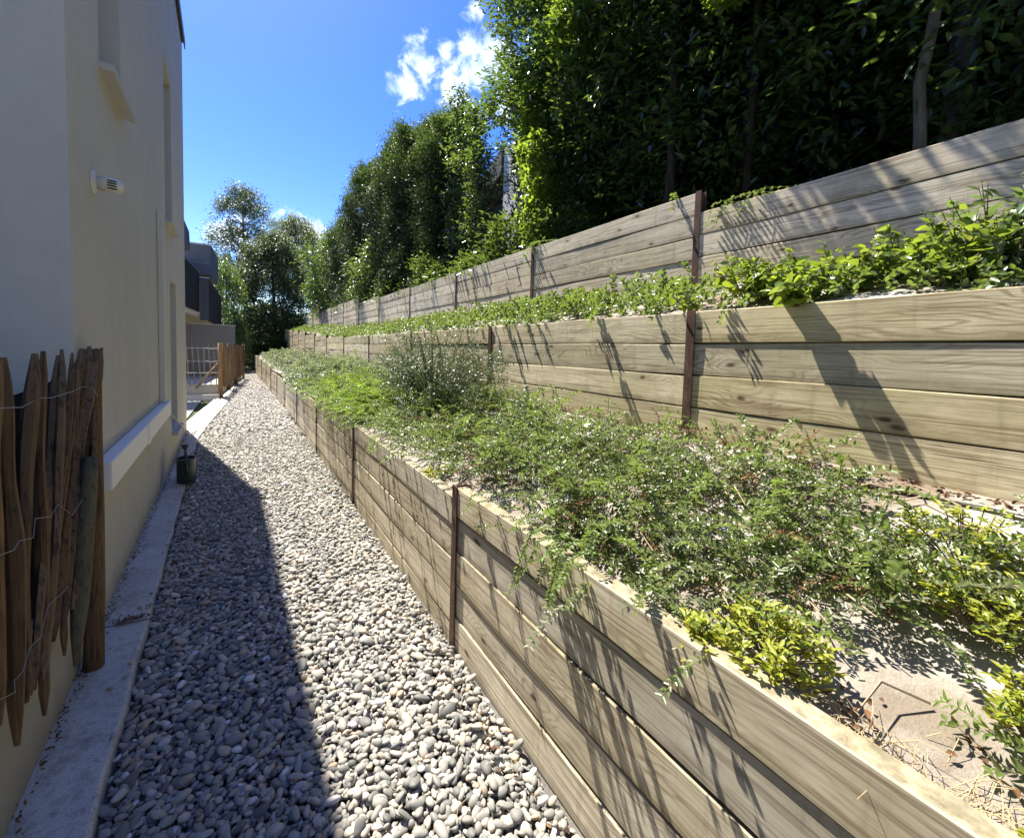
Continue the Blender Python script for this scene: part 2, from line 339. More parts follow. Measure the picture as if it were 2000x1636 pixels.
M['leaf_gold'] = leaf('golden_leaf', [(.19,.26,.03), (.30,.34,.035), (.38,.38,.05), (.12,.19,.03)], (.6,.6,.05), .42, .45)
M['leaf_vinca'] = leaf('vine_leaf', [(.05,.085,.022), (.07,.115,.028), (.10,.15,.04), (.14,.18,.05)], (.32,.44,.05), .36, .33, .6)
M['leaf_vinca_obj'] = leaf('climber_leaf', [(.045,.085,.022), (.065,.115,.028), (.10,.16,.035), (.30,.34,.03), (.06,.10,.035)], (.45,.58,.04), .40, .33, .6, per='rand')
M['leaf_pale_obj'] = leaf('pale_climber_leaf', [(.10,.15,.06), (.14,.19,.08), (.09,.15,.04)], (.35,.5,.1), .3, .28, .8, per='rand')
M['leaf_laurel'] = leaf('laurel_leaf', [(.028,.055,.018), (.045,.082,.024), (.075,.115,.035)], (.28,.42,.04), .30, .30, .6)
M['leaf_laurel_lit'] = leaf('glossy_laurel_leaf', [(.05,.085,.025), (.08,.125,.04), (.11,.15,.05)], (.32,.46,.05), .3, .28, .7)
M['leaf_vine_tree'] = leaf('climbing_vine_leaf', [(.08,.13,.02), (.13,.20,.025), (.17,.25,.03)], (.50,.68,.04), .45, .4)
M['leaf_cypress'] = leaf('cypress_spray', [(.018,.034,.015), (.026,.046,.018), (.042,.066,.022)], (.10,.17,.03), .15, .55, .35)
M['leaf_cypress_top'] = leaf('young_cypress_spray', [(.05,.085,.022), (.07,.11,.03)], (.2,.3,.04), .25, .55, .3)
M['leaf_far'] = leaf('far_tree_leaf', [(.05,.075,.032), (.07,.095,.04), (.09,.115,.05)], (.18,.26,.05), .25, .5, .4)
M['leaf_airy'] = leaf('airy_tree_leaf', [(.09,.13,.09), (.12,.16,.10), (.15,.185,.12)], (.2,.28,.12), .25, .5, .4)
M['leaf_willow'] = leaf('willow_leaf', [(.10,.13,.045), (.14,.17,.06), (.17,.19,.08)], (.32,.4,.08), .3, .5, .4)
def bark(name, a, b):
    m = mat(name, rough=.9, spec=.2); g = G(m); co = g.obj(); n = g.noise(g.scalev(co, (1, 1, .25)), 22, 5, .7); g.base(g.ramp(n, [(.35, a), (.7, b)])); g.bump(n, .6, .01); return m
M['bark'] = bark('dark_bark', (.035,.026,.018), (.10,.075,.05)); M['bark_pale'] = bark('pale_bark', (.12,.10,.06), (.24,.21,.14)); M['bark_grey'] = bark('grey_bark', (.06,.055,.045), (.16,.145,.12))
M['twig'] = mat('dry_twig', (.36,.27,.16), .85); M['stem'] = mat('green_brown_stem', (.10,.085,.04), .7); M['straw'] = mat('dry_straw', (.48,.37,.2), .85)
M['litter'] = leaf('dry_leaf', [(.12,.06,.03), (.2,.10,.045), (.10,.06,.035), (.3,.18,.08)], (.3,.12,.04), .1, .85, .2)

# ------------------------------------------------------------------ ground and terrain (structure)
def sheet(name, xs, ys, zf, m):
    nx, ny = len(xs), len(ys); V = [(x, y, zf(x, y)) for y in ys for x in xs]
    F = [(j*nx+i, j*nx+i+1, (j+1)*nx+i+1, (j+1)*nx+i) for j in range(ny-1) for i in range(nx-1)]
    return put(name, np_mesh(name, V, F, m, smooth=True))
tag(MB().box(-300, 300, -300, 600, -.30, -.06).build('ground', M['lawn']), kind='structure')
# polylines (x at y)
YF = [-6, 2.06, 4.57, 7.12, 9.8, 12.5, 14.9, 17.2, 19.8, 22.5, 25.5, 29.0]
XF = [.958, .948, .935, .914, .885, .855, .800, .735, .680, .600, .520, .430]
def xfront(y): return float(np.interp(y, YF, XF))
def xkerb(y): return float(np.interp(y, [-6, 0, 8.6, 10.8, 14.45, 21.8, 32], [-.14, -.36, -.68, -.60, -.41, -.32, 0.0]))
def facade_x(y): return -.58 - .034*y
ys = np.linspace(-6, 33, 118)
V = []; F = []
for i, y in enumerate(ys): V += [(xkerb(y)-.03, y, -.035), (xfront(y)+.04 if y < 29 else .5, y, -.035)]
for i in range(len(ys)-1): F.append((2*i, 2*i+1, 2*i+3, 2*i+2))
tag(put('path', np_mesh('path', V, F, M['subgravel'])), kind='structure')
def bumpy(x, y, a=1.0):
    return a*(sin(x*3.1+y*1.7)*.5+sin(x*7.3-y*4.1+1)*.3+sin(y*9.7+x*5)*.2)
def zbed(x, y):
    t = min(1, max(0, (x-xfront(y)-.06)/(2.25-xfront(y)-.06))); f = np.interp(y, [-6, 10, 17, 20, 30], [0, 0, 0, .06, .18])
    return .765 + f*(1-t) + (.36-0*f)*t + .018*bumpy(x, y)
def sheet_uv(name, xl, xr, ysl, n, zf, m):
    V = []; F = []
    for y in ysl:
        a, b = xl(y), xr(y)
        for i in range(n+1):
            x = a+(b-a)*i/n; V.append((x, y, zf(x, y)))
    for j in range(len(ysl)-1):
        for i in range(n): k = j*(n+1)+i; F.append((k, k+1, k+n+2, k+n+1))
    return put(name, np_mesh(name, V, F, m, smooth=True))
tag(sheet_uv('planting_bed', lambda y: xfront(y)+.03, lambda y: 2.27, list(np.arange(-6, 8, .05))+list(np.arange(8, 33.5, .3)), 26, zbed, M['weedmat']), kind='structure')
def zter(x, y):
    t = min(1, max(0, (x-2.32)/1.0)); up = np.interp(y, [-6, 15.2, 15.4, 17.8, 18.2, 34], [0, 0, .08, .15, .25, .75])
    return 1.845 + up + .36*t + .015*bumpy(x, y)
tag(sheet_uv('terrace', lambda y: 2.29, lambda y: 3.34, list(np.arange(-6, 8, .1))+list(np.arange(8, 35, .4)), 14, zter, M['weedmat']), kind='structure')
def zup(x, y):
    t = max(0, x-3.36); return min(2.80 + .02*max(0, y-14)+.05*bumpy(x*.3, y*.3), 3.5) + .06*min(t, 20)
tag(sheet('hillside', [3.36, 3.6, 4, 4.5, 5, 6, 8, 12, 20, 40], list(np.arange(-10, 36, 1.0))+[50, 80, 120], zup, M['earth']), kind='structure')
tag(MB().box(2.3, 40, -10, -9.95, -.1, 3).build('embankment', M['earth']), kind='structure')

# kerb beside the house, in three cast lengths, and the pale slab beyond it
def kerb(name, y0, y1, xin, xout, z, m, n=10):
    V = []; F = []
    for i in range(n+1):
        y = y0+(y1-y0)*i/n; a = xin(y); b = xout(y)+.006*sin(y*9)
        V += [(a, y, z+.012), (b-.012, y, z+random.uniform(-.002,.002)), (b, y, z-.012), (b+.004, y, -.06)]
    for i in range(n):
        for j in range(3): k = 4*i+j; F.append((k, k+1, k+5, k+4))
    F += [(3, 2, 1, 0), tuple(4*n+i for i in range(4))]
    return tag(put(name, np_mesh(name, V, F, m)), kind='structure')
kerb('kerb', -6, 3.02, lambda y: facade_x(y)-.1, lambda y: xkerb(y), .045, M['kerb'], 26)
kerb('kerb', 3.045, 9.55, lambda y: facade_x(y)-.1, lambda y: xkerb(y)+.0, .04, M['kerb'], 24)
kerb('kerb', 9.57, 14.7, lambda y: np.interp(y, [9.5, 14.7], [-1.06, -.76]), lambda y: xkerb(y), .03, M['slab'], 8)
kerb('kerb', 15.3, 22.5, lambda y: np.interp(y, [15, 22.5], [-.70, -.45]), lambda y: xkerb(y)-.02, .02, M['slab'], 8)
tag(MB().box(-3.2, -1.08, 9.62, 14.95, -.055, -.02).build('yard_floor', M['concrete']), kind='structure')
tag(MB().box(-4.6, -.72, 15.5, 20.3, -.05, .34).build('raised_terrace', M['slab']), kind='structure')

# ------------------------------------------------------------------ pebbles (geometry nodes, nobody could count them)
def scatter(name, P, R, S, I, sources, **t):
    me = bpy.data.meshes.new(name); me.from_pydata([tuple(p) for p in np.asarray(P).tolist()], [], [])
    for nm, ty, arr in (('rot', 'FLOAT_VECTOR', R), ('scl', 'FLOAT_VECTOR', S)):
        a = me.attributes.new(nm, ty, 'POINT'); a.data.foreach_set('vector', np.asarray(arr, dtype=np.float32).ravel())
    a = me.attributes.new('idx', 'INT', 'POINT'); a.data.foreach_set('value', np.asarray(I, dtype=np.int32))
    for s in sources[0].data.materials: me.materials.append(s)
    coll = bpy.data.collections.new(name+'_pieces')
    for s in sources: coll.objects.link(s)
    o = put(name, me); tag(o, **t)
    ng = bpy.data.node_groups.new(name, 'GeometryNodeTree')
    ng.interface.new_socket('Geometry', in_out='INPUT', socket_type='NodeSocketGeometry'); ng.interface.new_socket('Geometry', in_out='OUTPUT', socket_type='NodeSocketGeometry')
    N = ng.nodes; L = ng.links; gi = N.new('NodeGroupInput'); go = N.new('NodeGroupOutput')
    ip = N.new('GeometryNodeInstanceOnPoints'); ci = N.new('GeometryNodeCollectionInfo'); ci.inputs[0].default_value = coll
    ci.inputs['Separate Children'].default_value = True; ci.inputs['Reset Children'].default_value = True
    def at(nm, ty):
        n = N.new('GeometryNodeInputNamedAttribute'); n.data_type = ty; n.inputs[0].default_value = nm; return n.outputs[0]
    L.new(gi.outputs[0], ip.inputs['Points']); L.new(ci.outputs[0], ip.inputs['Instance']); ip.inputs['Pick Instance'].default_value = True
    L.new(at('idx', 'INT'), ip.inputs['Instance Index']); L.new(at('scl', 'FLOAT_VECTOR'), ip.inputs['Scale'])
    er = N.new('FunctionNodeEulerToRotation'); L.new(at('rot', 'FLOAT_VECTOR'), er.inputs[0]); L.new(er.outputs[0], ip.inputs['Rotation'])
    L.new(ip.outputs[0], go.inputs[0])
    md = o.modifiers.new('scatter', 'NODES'); md.node_group = ng
    return o
def src(name, me): return bpy.data.objects.new(name, me)     # a source piece, linked only into the scatter's own collection

def pebble(seed):
    bm = bmesh.new(); bmesh.ops.create_icosphere(bm, subdivisions=3, radius=.5); r = random.Random(seed)
    k = [(Vector((r.gauss(0,1), r.gauss(0,1), r.gauss(0,1))).normalized(), r.uniform(-.30, .26)) for _ in range(9)]
    for v in bm.verts:
        d = v.co.normalized(); s = 1+sum(a*max(0, d.dot(q))**2 for q, a in k)
        v.co = Vector((d.x, d.y, d.z))*.5*s
    sx, sy, sz = 1, r.uniform(.62, .85), r.uniform(.36, .6)
    for v in bm.verts: v.co = Vector((v.co.x*sx, v.co.y*sy, v.co.z*sz))
    me = bpy.data.meshes.new('pebble'); bm.to_mesh(me); bm.free(); me.materials.append(M['pebble'])
    me.polygons.foreach_set('use_smooth', [True]*len(me.polygons)); return me
def lay_pebbles():
    P = []; S = []
    def layer(y0, y1, sp, z, zj, smin, smax, keep=1.0, margin=.0):
        for y in np.arange(y0, y1, sp*.87):
            a, b = xkerb(y)+.012-margin, (xfront(y) if y < 29 else .45)-.012
            n = max(1, int((b-a)/sp)); xs = a + (np.arange(n)+rng.uniform(0, 1, n))*(b-a)/n
            for x in xs:
                if rng.random() > keep: continue
                s = smin+(smax-smin)*rng.beta(1.6, 3.2); P.append((x, y+rng.uniform(-.5, .5)*sp, z+rng.uniform(-zj, zj)+.006*sin(3*x+2*y))); S.append(s)
    layer(.2, 9, .026, -.018, .006, .022, .042)
    layer(.2, 9, .029, -.006, .007, .020, .058)
    layer(.2, 9, .050, .004, .007, .020, .072, .8)
    layer(9, 32.5, .050, -.014, .008, .045, .075)
    layer(9, 32.5, .070, .002, .008, .045, .09)
    # a few strays on the kerb and the slab edge
    for _ in range(26):
        y = rng.uniform(2.0, 9); P.append((xkerb(y)-abs(rng.normal(0, .025)), y, .055)); S.append(rng.uniform(.012, .03))
    n = len(P); R = np.stack([rng.normal(0, .35, n), rng.normal(0, .35, n), rng.uniform(0, 2*pi, n)], 1)
    S = np.array(S); S3 = np.stack([S*rng.uniform(.95, 1.25, n), S, S*rng.uniform(.85, 1.15, n)], 1)
    scatter('gravel', P, R, S3, rng.integers(0, 12, n), [src('pebble', pebble(i)) for i in range(12)], kind='stuff',
            label='rounded grey and beige river pebbles covering the path between house and timber wall', cat='gravel')
lay_pebbles()

# ------------------------------------------------------------------ retaining walls: boards slotted between steel posts
def board_mesh(L, h, t, m, seed, wav=.003):
    r = random.Random(seed); n = 8; prof = []
    c = .004
    V = []; F = []
    ph = [r.uniform(0, 6) for _ in range(4)]
    for i in range(n+1):
        x = -L/2+L*i/n; w = wav*sin(x*2.1+ph[0]); w2 = wav*sin(x*3.3+ph[1]); b = .002*sin(x*2.7+ph[2])
        z0 = -h/2+w; z1 = h/2+w2; y0 = -t/2+b; y1 = t/2+b
        V += [(x, y0+c, z0), (x, y0, z0+c), (x, y0, z1-c), (x, y0+c, z1), (x, y1-c, z1), (x, y1, z1-c), (x, y1, z0+c), (x, y1-c, z0)]
    for i in range(n):
        for j in range(8): a = i*8+j; d = i*8+(j+1) % 8; F.append((a, d, d+8, a+8)[::-1])
    F.append(tuple(range(8))[::-1] if False else tuple(range(8))); F.append(tuple(n*8+i for i in range(8))[::-1])
    return np_mesh('board', V, F, m)
def post_mesh(h, m, wdt=.056):
    # H-section: front flange, web, back flange; local y = depth, z from 0 up
    mb = MB(); w = wdt/2
    mb.prism([(-w, 0), (w, 0), (w, .007), (.004, .0071), (.004, .072), (w, .0721), (w, .079), (-w, .079), (-w, .0721), (-.004, .072), (-.004, .0071), (-w, .007)], 0, h)
    return mb.mesh('post', m)
def retaining_wall(posts, tops, bots, rows, m, label, thick, cat='retaining wall', seed=0, post_rise=None):
    """posts: (x,y) of the front flange centre going away from the camera; face looks to -x"""
    root = empty('retaining_wall', (posts[1][0], posts[1][1], bots[0]), label=label, cat=cat)
    inv = Matrix.Translation(root.location).inverted()
    cache = {}
    for i in range(len(posts)-1):
        a, b = Vector((*posts[i], 0)), Vector((*posts[i+1], 0)); d = b-a; L = d.length; ang = math.atan2(d.y, d.x)
        nrm = Vector((d.y, -d.x, 0)).normalized()      # to the right of travel = towards +x (into the earth)
        top, bot = tops[i], bots[i]; z = top; k = 0
        while z > bot+.01 and k < len(rows):
            h = min(rows[k], z-bot); key = (round(L, 1), round(h, 3), (i+k) % 3) if L < 3.2 else (i, k)
            if key not in cache: cache[key] = board_mesh(round(L, 1)-.012 if L < 3.2 else L-.012, h-.0055, thick, m, seed+len(cache))
            c = (a+b)/2 + nrm*(.0085+thick/2+random.uniform(-.0, .009)); tilt = random.uniform(-.0018, .0018)
            put('board', cache[key], root, inv @ (c+Vector((0, 0, z-h/2))), (random.uniform(-.012, .012), tilt, ang)); z -= h; k += 1
        hgt = max(top, tops[i-1] if i else top)-bot+.004
        if i > 0:
            o = put('post', post_mesh(hgt+.06, M['rust']), root, inv @ Vector((a.x, a.y, bot-.06)), (0, 0, ang+pi+random.uniform(-.03, .03)))
    e = Vector((*posts[-1], 0)); put('post', post_mesh(tops[-1]-bots[-1]+.06, M['rust']), root, inv @ Vector((e.x, e.y, bots[-1]-.06)), (0, 0, -pi/2))
    return root
fp = [(.962, -.75)] + [(x, y) for x, y in zip(XF[1:], YF[1:])]
def earth_bank(pts, z0, z1):
    mb = MB(); n = len(pts)
    mb.V = [(x, y, z0) for x, y in pts]+[(x, y, z1) for x, y in pts]; mb.F = [(i, i+1, n+i+1, n+i) for i in range(n-1)]; mb.M = [0]*(n-1)
    return tag(mb.build('earth_bank', M['earth']), kind='structure')
earth_bank([(x+.095, y) for x, y in zip(XF, YF)], -.1, .75); earth_bank([(2.335, -6), (2.335, 33)], .9, 1.82); earth_bank([(3.40, -6), (3.40, 33)], 1.9, 2.78)
retaining_wall([(.965, -3.4)]+fp, [.875, .872, .805, .775, .735, .700, .685, .705, .86, .90, .94, 1.0], [-.08]*12, [.165, .185, .185, .185, .185, .1], M['wood_front'],
               'low weathered timber board wall edging the gravel path, with rusty steel posts', .062, seed=10)
my = [-3.6, -1.0, 1.60, 4.07, 6.70, 9.47, 12.26, 15.2, 18.1, 21.2, 24.1, 27.2, 30.7, 33.3]
mt = [1.87, 1.878, 1.874, 1.870, 1.868, 1.872, 1.90, 2.00, 2.10, 2.25, 2.40, 2.55, 2.70]
retaining_wall([(2.25, y) for y in my], mt, [1.02]*7+[1.05]*6, [.19]*10, M['wood_mid'],
               'middle timber board wall behind the planting bed, its upright rusty posts catching the sun', .05, seed=40)
uy = [-3.2, -.4, 2.35, 4.86, 7.36, 10.0, 12.77, 15.4, 18.2, 21.1, 24.1, 27.3, 31.4]
ut = [2.86, 2.85, 3.035, 3.05, 3.06, 3.09, 3.15, 3.36, 3.38, 3.42, 3.5, 3.6]
retaining_wall([(3.32, y) for y in uy], [2.845, 2.852]+ut[2:], [2.05]*5+[2.15]*7, [.192]*10, M['wood_up'],
               'topmost silver-grey timber board wall below the tall hedge', .05, seed=80)

# ------------------------------------------------------------------ the house
def qpt(y, off=0.0, z=0.0):          # a point on (off: out of) the path-side facade
    n = Vector((1, .034, 0)).normalized(); p = Vector((facade_x(y), y, z)); return p + n*off
def facade_angle(): return math.atan2(1, -.034)      # direction of the facade line
house = empty('house', (-.9, 6, 0), label='tall cream rendered house wall with narrow windows beside the gravel path', cat='house')
HI = Matrix.Translation(house.location).inverted(); HR = Matrix.Rotation(facade_angle()-pi/2, 4, 'Z')
HY = Matrix.Translation((facade_x(0), 0, 0)) @ Matrix.Rotation(math.atan(.034), 4, 'Z')   # local: x out of facade, y along it
def hb(mb, name, m, parent=house, smooth=False):
    mb.V = [tuple(HI @ HY @ Vector(v)) if parent is house else tuple(HY @ Vector(v)) for v in mb.V]
    return mb.build(name, m, parent, smooth)
Y0, Y1, ZT = 2.735, 9.47, 6.72
openings = [(3.37, 3.99, 3.18, 5.4), (6.58, 7.40, 3.08, 4.98), (6.95, 7.74, .46, 2.42)]
def facade_wall():
    # panel with rectangular holes, 0.35 m thick shell; x=0 is the face
    ysb = sorted({Y0, Y1, *[v for o in openings for v in o[:2]]}); zsb = sorted({-.05, ZT, *[v for o in openings for v in o[2:]]})
    mb = MB(); V = {}; 
    def hole(y, z): return any(o[0] < y < o[1] and o[2] < z < o[3] for o in openings)
    def vid(x, y, z):
        k = (x, y, z)
        if k not in V: V[k] = len(mb.V); mb.V.append(k)
        return V[k]
    for a, b in zip(ysb, ysb[1:]):
        for c, d in zip(zsb, zsb[1:]):
            if not hole((a+b)/2, (c+d)/2): mb.F.append((vid(0,a,c), vid(0,b,c), vid(0,b,d), vid(0,a,d)))
    for a, b, c, d in openings:
        D = -.20
        mb.F += [(vid(0,a,c), vid(0,a,d), vid(D,a,d), vid(D,a,c)), (vid(0,b,d), vid(0,b,c), vid(D,b,c), vid(D,b,d)),
                 (vid(0,a,d), vid(0,b,d), vid(D,b,d), vid(D,a,d)), (vid(0,b,c), vid(0,a,c), vid(D,a,c), vid(D,b,c))]
    W = -9
    mb.F += [(vid(0,Y0,-.05), vid(0,Y0,ZT), vid(W,Y0,ZT), vid(W,Y0,-.05)), (vid(0,Y1,ZT), vid(0,Y1,-.05), vid(W,Y1,-.05), vid(W,Y1,ZT)),
             (vid(0,Y0,ZT), vid(0,Y1,ZT), vid(W,Y1,ZT), vid(W,Y0,ZT)), (vid(W,Y0,-.05), vid(W,Y0,ZT), vid(W,Y1,ZT), vid(W,Y1,-.05))]
    mb.M = [0]*len(mb.F); return mb
hb(facade_wall(), 'wall', M['stucco'])
hb(MB().box(-9, -2.2, -7, Y0-.002, -.05, ZT-.1), 'added_shade_wing', M['stucco'])  # unseen wing, added to shade the wall that faces the camera
hb(MB().box(-9.05, .045, Y0-.045, Y1+.045, ZT+.003, ZT+.06).box(.03, .045, Y0-.045, Y1+.045, ZT-.09, ZT+.002), 'roof', M['dark_metal'])
def house_window(o, sill=True, fr=M['zinc']):
    a, b, c, d = o; w = MB(); t = .045; D = -.19
    w.box(D, D+.05, a+.002, b-.002, c+.002, c+t).box(D, D+.05, a+.002, b-.002, d-t, d-.002).box(D, D+.05, a+.002, a+t, c+t, d-t).box(D, D+.05, b-t, b-.002, c+t, d-t)
    wo = hb(w, 'window', fr)
    p = MB().box(D+.012, D+.02, a+t, b-t, c+t, d-t); p.V = [tuple(HI @ HY @ Vector(v)) for v in p.V]; po = p.build('pane', M['glass'], wo)
    s = MB(); s.hull([(-.135, a-.03, c-.045), (.07, a-.03, c-.062), (.07, b+.03, c-.062), (-.135, b+.03, c-.045)], [(-.135, a-.03, c+.004), (.07, a-.03, c-.024), (.07, b+.03, c-.024), (-.135, b+.03, c+.004)])
    s.V = [(x, (min(max(y, a+.001), b-.001) if x < 0 else y), z) for x, y, z in s.V]
    s.V = [tuple(HI @ HY @ Vector(v)) for v in s.V]; so = s.build('sill', M['sill'], wo); bevel(so, .003, 1)
house_window(openings[0]); house_window(openings[1]); house_window(openings[2], fr=M['pvc'])

# air-conditioning trunking: a riser with a rounded top and a horizontal run with a joint sleeve
tr = empty('pipe_trunking', tuple(qpt(6.3, 0, .8)), label='white plastic pipe trunking running along the house wall and up to a rounded top', cat='trunking')
TI = Matrix.Translation(tr.location).inverted()
def tb(mb, name, m, bw=.006):
    mb.V = [tuple(TI @ HY @ Vector(v)) for v in mb.V]; o = mb.build(name, m, tr); bevel(o, bw, 2); return o
tb(MB().box(.002, .075, 3.02, 4.32, .80, .955), 'cover', M['pvc']); tb(MB().box(.002, .075, 4.39, 5.99, .80, .955), 'cover', M['pvc'])
tb(MB().box(.002, .082, 4.315, 4.395, .793, .962), 'joint_sleeve', M['pvc'])
rs = MB()
for side in range(1):
    prof = [(.002, .958)] + [(.048, .958)] + [(.048, 2.80)] + [(.002+.046*cos(a), 2.80+.16*sin(a)) for a in (pi/6, pi/3, pi/2*.92)] + [(.002, 2.965)]
    n = len(prof); rs.V = [(x, 5.76, z) for x, z in prof]+[(x, 5.98, z) for x, z in prof]
    rs.F = [tuple(range(n)), tuple(n+i for i in reversed(range(n)))] + [((i+1) % n, i, n+i, n+(i+1) % n) for i in range(n)]; rs.M = [0]*len(rs.F)
tb(rs, 'riser', mat('painted_pvc', (.56,.53,.45), .6), .005)
# flue terminal
fl = empty('flue_vent', tuple(qpt(3.16, 0, 2.44)), label='round cream flue terminal with dark slots sticking out of the house wall', cat='vent')
fl.rotation_euler = (0, 0, math.atan(.034)); fl.scale = (.84, .9, .9)
def lathe(prof, k=20):      # prof: (x, r) along local x
    mb = MB(); n = len(prof)
    for x, r in prof:
        for j in range(k): a = 2*pi*j/k; mb.V.append((x, r*cos(a), r*sin(a)))
    for i in range(n-1):
        for j in range(k): a = i*k+j; b = i*k+(j+1) % k; mb.F.append((a, b, b+k, a+k))
    mb.F += [tuple(reversed(range(k))), tuple((n-1)*k+j for j in range(k))]; mb.M = [0]*len(mb.F); return mb
M['cream_plastic'] = mat('cream_plastic', (.60,.58,.50), .5)
lathe([(.001, .068), (.006, .068), (.010, .062), (.018, .046), (.022, .045)]).build('flange', M['cream_plastic'], fl, True)
lathe([(.022, .040), (.045, .040), (.047, .044), (.10, .044), (.125, .040), (.145, .030), (.150, .016)]).build('pipe', M['cream_plastic'], fl, True)
for k in range(4):
    z = .014 - .014*k; mb = MB()
    for j in range(6):
        a0 = -pi*.42; 
    r = .0448
    pts = []
    for j in range(9):
        t = -1+2*j/8; x = .098+.024*t
        y = -math.sqrt(max(1e-6, (r-.0035*(max(0, x-.1)/.025))**2 - z*z)); pts.append((x, y, z))
    mb.tube(pts, [.0015+.0032*math.sqrt(max(0, 1-((j-4)/4.2)**2)) for j in range(9)], 6); mb.build('slot', M['black_hole'], fl)
# cable hanging from the trunking
tag(MB().tube([tuple(qpt(y, o, z)) for y, o, z in [(6.02, .03, .88), (6.4, .045, .74), (6.85, .06, .60), (7.2, .07, .50), (7.8, .08, .30), (8.6, .10, .09), (9.3, .14, .07), (9.9, .4, .05)]], .009, 6).build('cable', M['cable'], smooth=True),
    'beige cable sagging from the trunking end down to the pale slab', 'cable')

# ------------------------------------------------------------------ near garden wall and split-stake fence
gw = MB(); W_ = [(facade_x(y)+.004, y) for y in (-5, 2.73)]
gw.prism([(facade_x(-5)-.16, -5), (facade_x(-5), -5), (facade_x(2.728), 2.728), (facade_x(2.728)-.16, 2.728)], -.05, .56)
tag(gw.build('garden_wall', M['lowwall']), 'low stained rendered garden wall under the near stake fence', 'wall')
fence = empty('stake_fence', (facade_x(2.4)+.05, 2.4, .3), label='leaning split chestnut stake fence tied with wire, close by the house corner', cat='fence')
FI = Matrix.Translation(fence.location).inverted()
def stake(p0, p1, w, t, mt, seed, point=.10, bulge=0.0, parent=fence, inv=FI, name='stake'):
    r = random.Random(seed); a, b = Vector(p0), Vector(p1); n = 16; mb = MB(); k = 6; cut = r.choice([.03, .05, .12])
    ax = (b-a).normalized(); u = Vector((0.78, -.62, 0)); u = (u-ax*u.dot(ax)).normalized(); v = ax.cross(u); L = (b-a).length
    jit = [r.uniform(.62, 1.35) for _ in range(k)]; ph = [r.uniform(0, 6) for _ in range(4)]; tw = r.uniform(-.35, .35)
    for i in range(n+1):
        s = i/n; c = a+(b-a)*s + u*(.007*sin(4.5*s+ph[0])+.003*sin(13*s+ph[3])+bulge*math.exp(-((s-.55)/.13)**2)*.4) + v*.007*sin(4*s+ph[1])
        k_ = 1+.11*sin(9*s+ph[2])+.05*sin(23*s+ph[0])+.9*bulge/.02*.45*math.exp(-((s-.5)/.16)**2) if bulge else 1+.11*sin(9*s+ph[2])+.05*sin(23*s+ph[0])
        d = (1-s)*L; f = 1 if d > point else .38+.62*(d/point)
        e = s*L; f *= 1 if e > cut else .35+.65*e/cut
        for j in range(k):
            q = 2*pi*j/k + tw*s; mb.V.append(tuple(inv @ (c+u*cos(q)*w/2*jit[j]*k_*f+v*sin(q)*t/2*jit[(j+2) % k]*k_*f)))
    for i in range(n):
        for j in range(k): p = i*k+j; q = i*k+(j+1) % k; mb.F.append((p, q, q+k, p+k)); mb.M.append(0)
    mb.F += [tuple(reversed(range(k))), tuple(n*k+j for j in range(k))]; mb.M += [0, 0]
    me = mb.mesh(name, mt); o = put(name, me, parent); return o
def fpt(px, py, off):       # calibrated point in the fence's plane (a vertical plane just outside the house line)
    d = fw + cr*((px-1000)/830) - cu*((py-734)/830); n = Vector((1, .034, 0)); p0 = Vector((-.58+off, 0, 0)); c = Vector((0, 0, CAM_H))
    return c + d*((p0-c).dot(n)/d.dot(n))
stk = [((118, 695), (52, 1360), .03, .025, 0), ((140, 690), (74, 1345), .03, .024, 0), ((195, 679), (146, 1120), .034, .03, 0), ((-52, 705), (-70, 1500), .05, .03, 0), ((-26, 700), (-34, 1480), .045, .03, 0), ((2, 702), (-12, 1420), .04, .035, 0), ((13, 698), (28, 1455), .045, .04, .02),
       ((60, 690), (48, 1370), .046, .036, 0), ((88, 686), (78, 1398), .036, .034, .008), ((127, 683), (82, 1330), .042, .034, 0),
       ((154, 682), (90, 1260), .042, .034, 0), ((170, 676), (108, 1252), .040, .034, 0), ((186, 680), (122, 1225), .038, .032, 0), ((203, 684), (138, 1190), .036, .032, 0), ((146, 720), (126, 1280), .03, .03, 0)]
for i, (tp, bt, w, t, bl) in enumerate(stk):
    off = .045 + .012*(i % 2)
    stake(fpt(*bt, off), fpt(*tp, off+(.012 if i > 6 else 0)), w*.86, t*.9, M['stake'], 100+i, bulge=bl)
# the two posts at the fence end: a round brown one on the kerb, a shorter olive one in front
pb = fpt(181, 1258, .05); pb.z = .035; pt_ = fpt(184, 682, .055)
mbp = MB(); mbp.tube([tuple(FI @ (pb+(pt_-pb)*s + Vector((.006*sin(5*s), 0, 0)))) for s in np.linspace(0, 1, 9)], [.040, .037, .036, .035, .035, .034, .034, .034, .032], 12); mbp.build('post', M['stake'], fence, True)
p1, p2 = fpt(147, 1300, .075), fpt(176, 893, .078)
mbp = MB(); mbp.tube([tuple(FI @ (p1+(p2-p1)*s)) for s in np.linspace(0, 1, 8)], [.006, .022, .030, .033, .033, .032, .031, .029], 10); mbp.build('short_post', M['post_olive'], fence, True)
for wi, line in enumerate([[(-60, 800), (0, 797), (25, 797), (45, 793), (78, 779), (100, 778), (125, 768), (146, 765), (160, 754), (178, 756), (192, 772)],
                           [(-60, 1090), (0, 1086), (30, 1072), (38, 1058), (62, 1050), (70, 1012), (100, 1010), (115, 985), (140, 1007), (160, 975)],
                           [(-60, 1400), (-10, 1370), (14, 1358), (28, 1350), (30, 1326), (44, 1310), (56, 1266), (80, 1240), (82, 1232), (95, 1182), (118, 1160), (134, 1145)]]):
    pts = [FI @ (fpt(x, y, .085)+Vector((random.uniform(-.003, .003), 0, random.uniform(-.004, .004)))) for x, y in line]
    MB().tube([tuple(p) for p in pts], .0013, 5).build('wire', M['wire'], fence, True)
bc = MB(); nb = 12
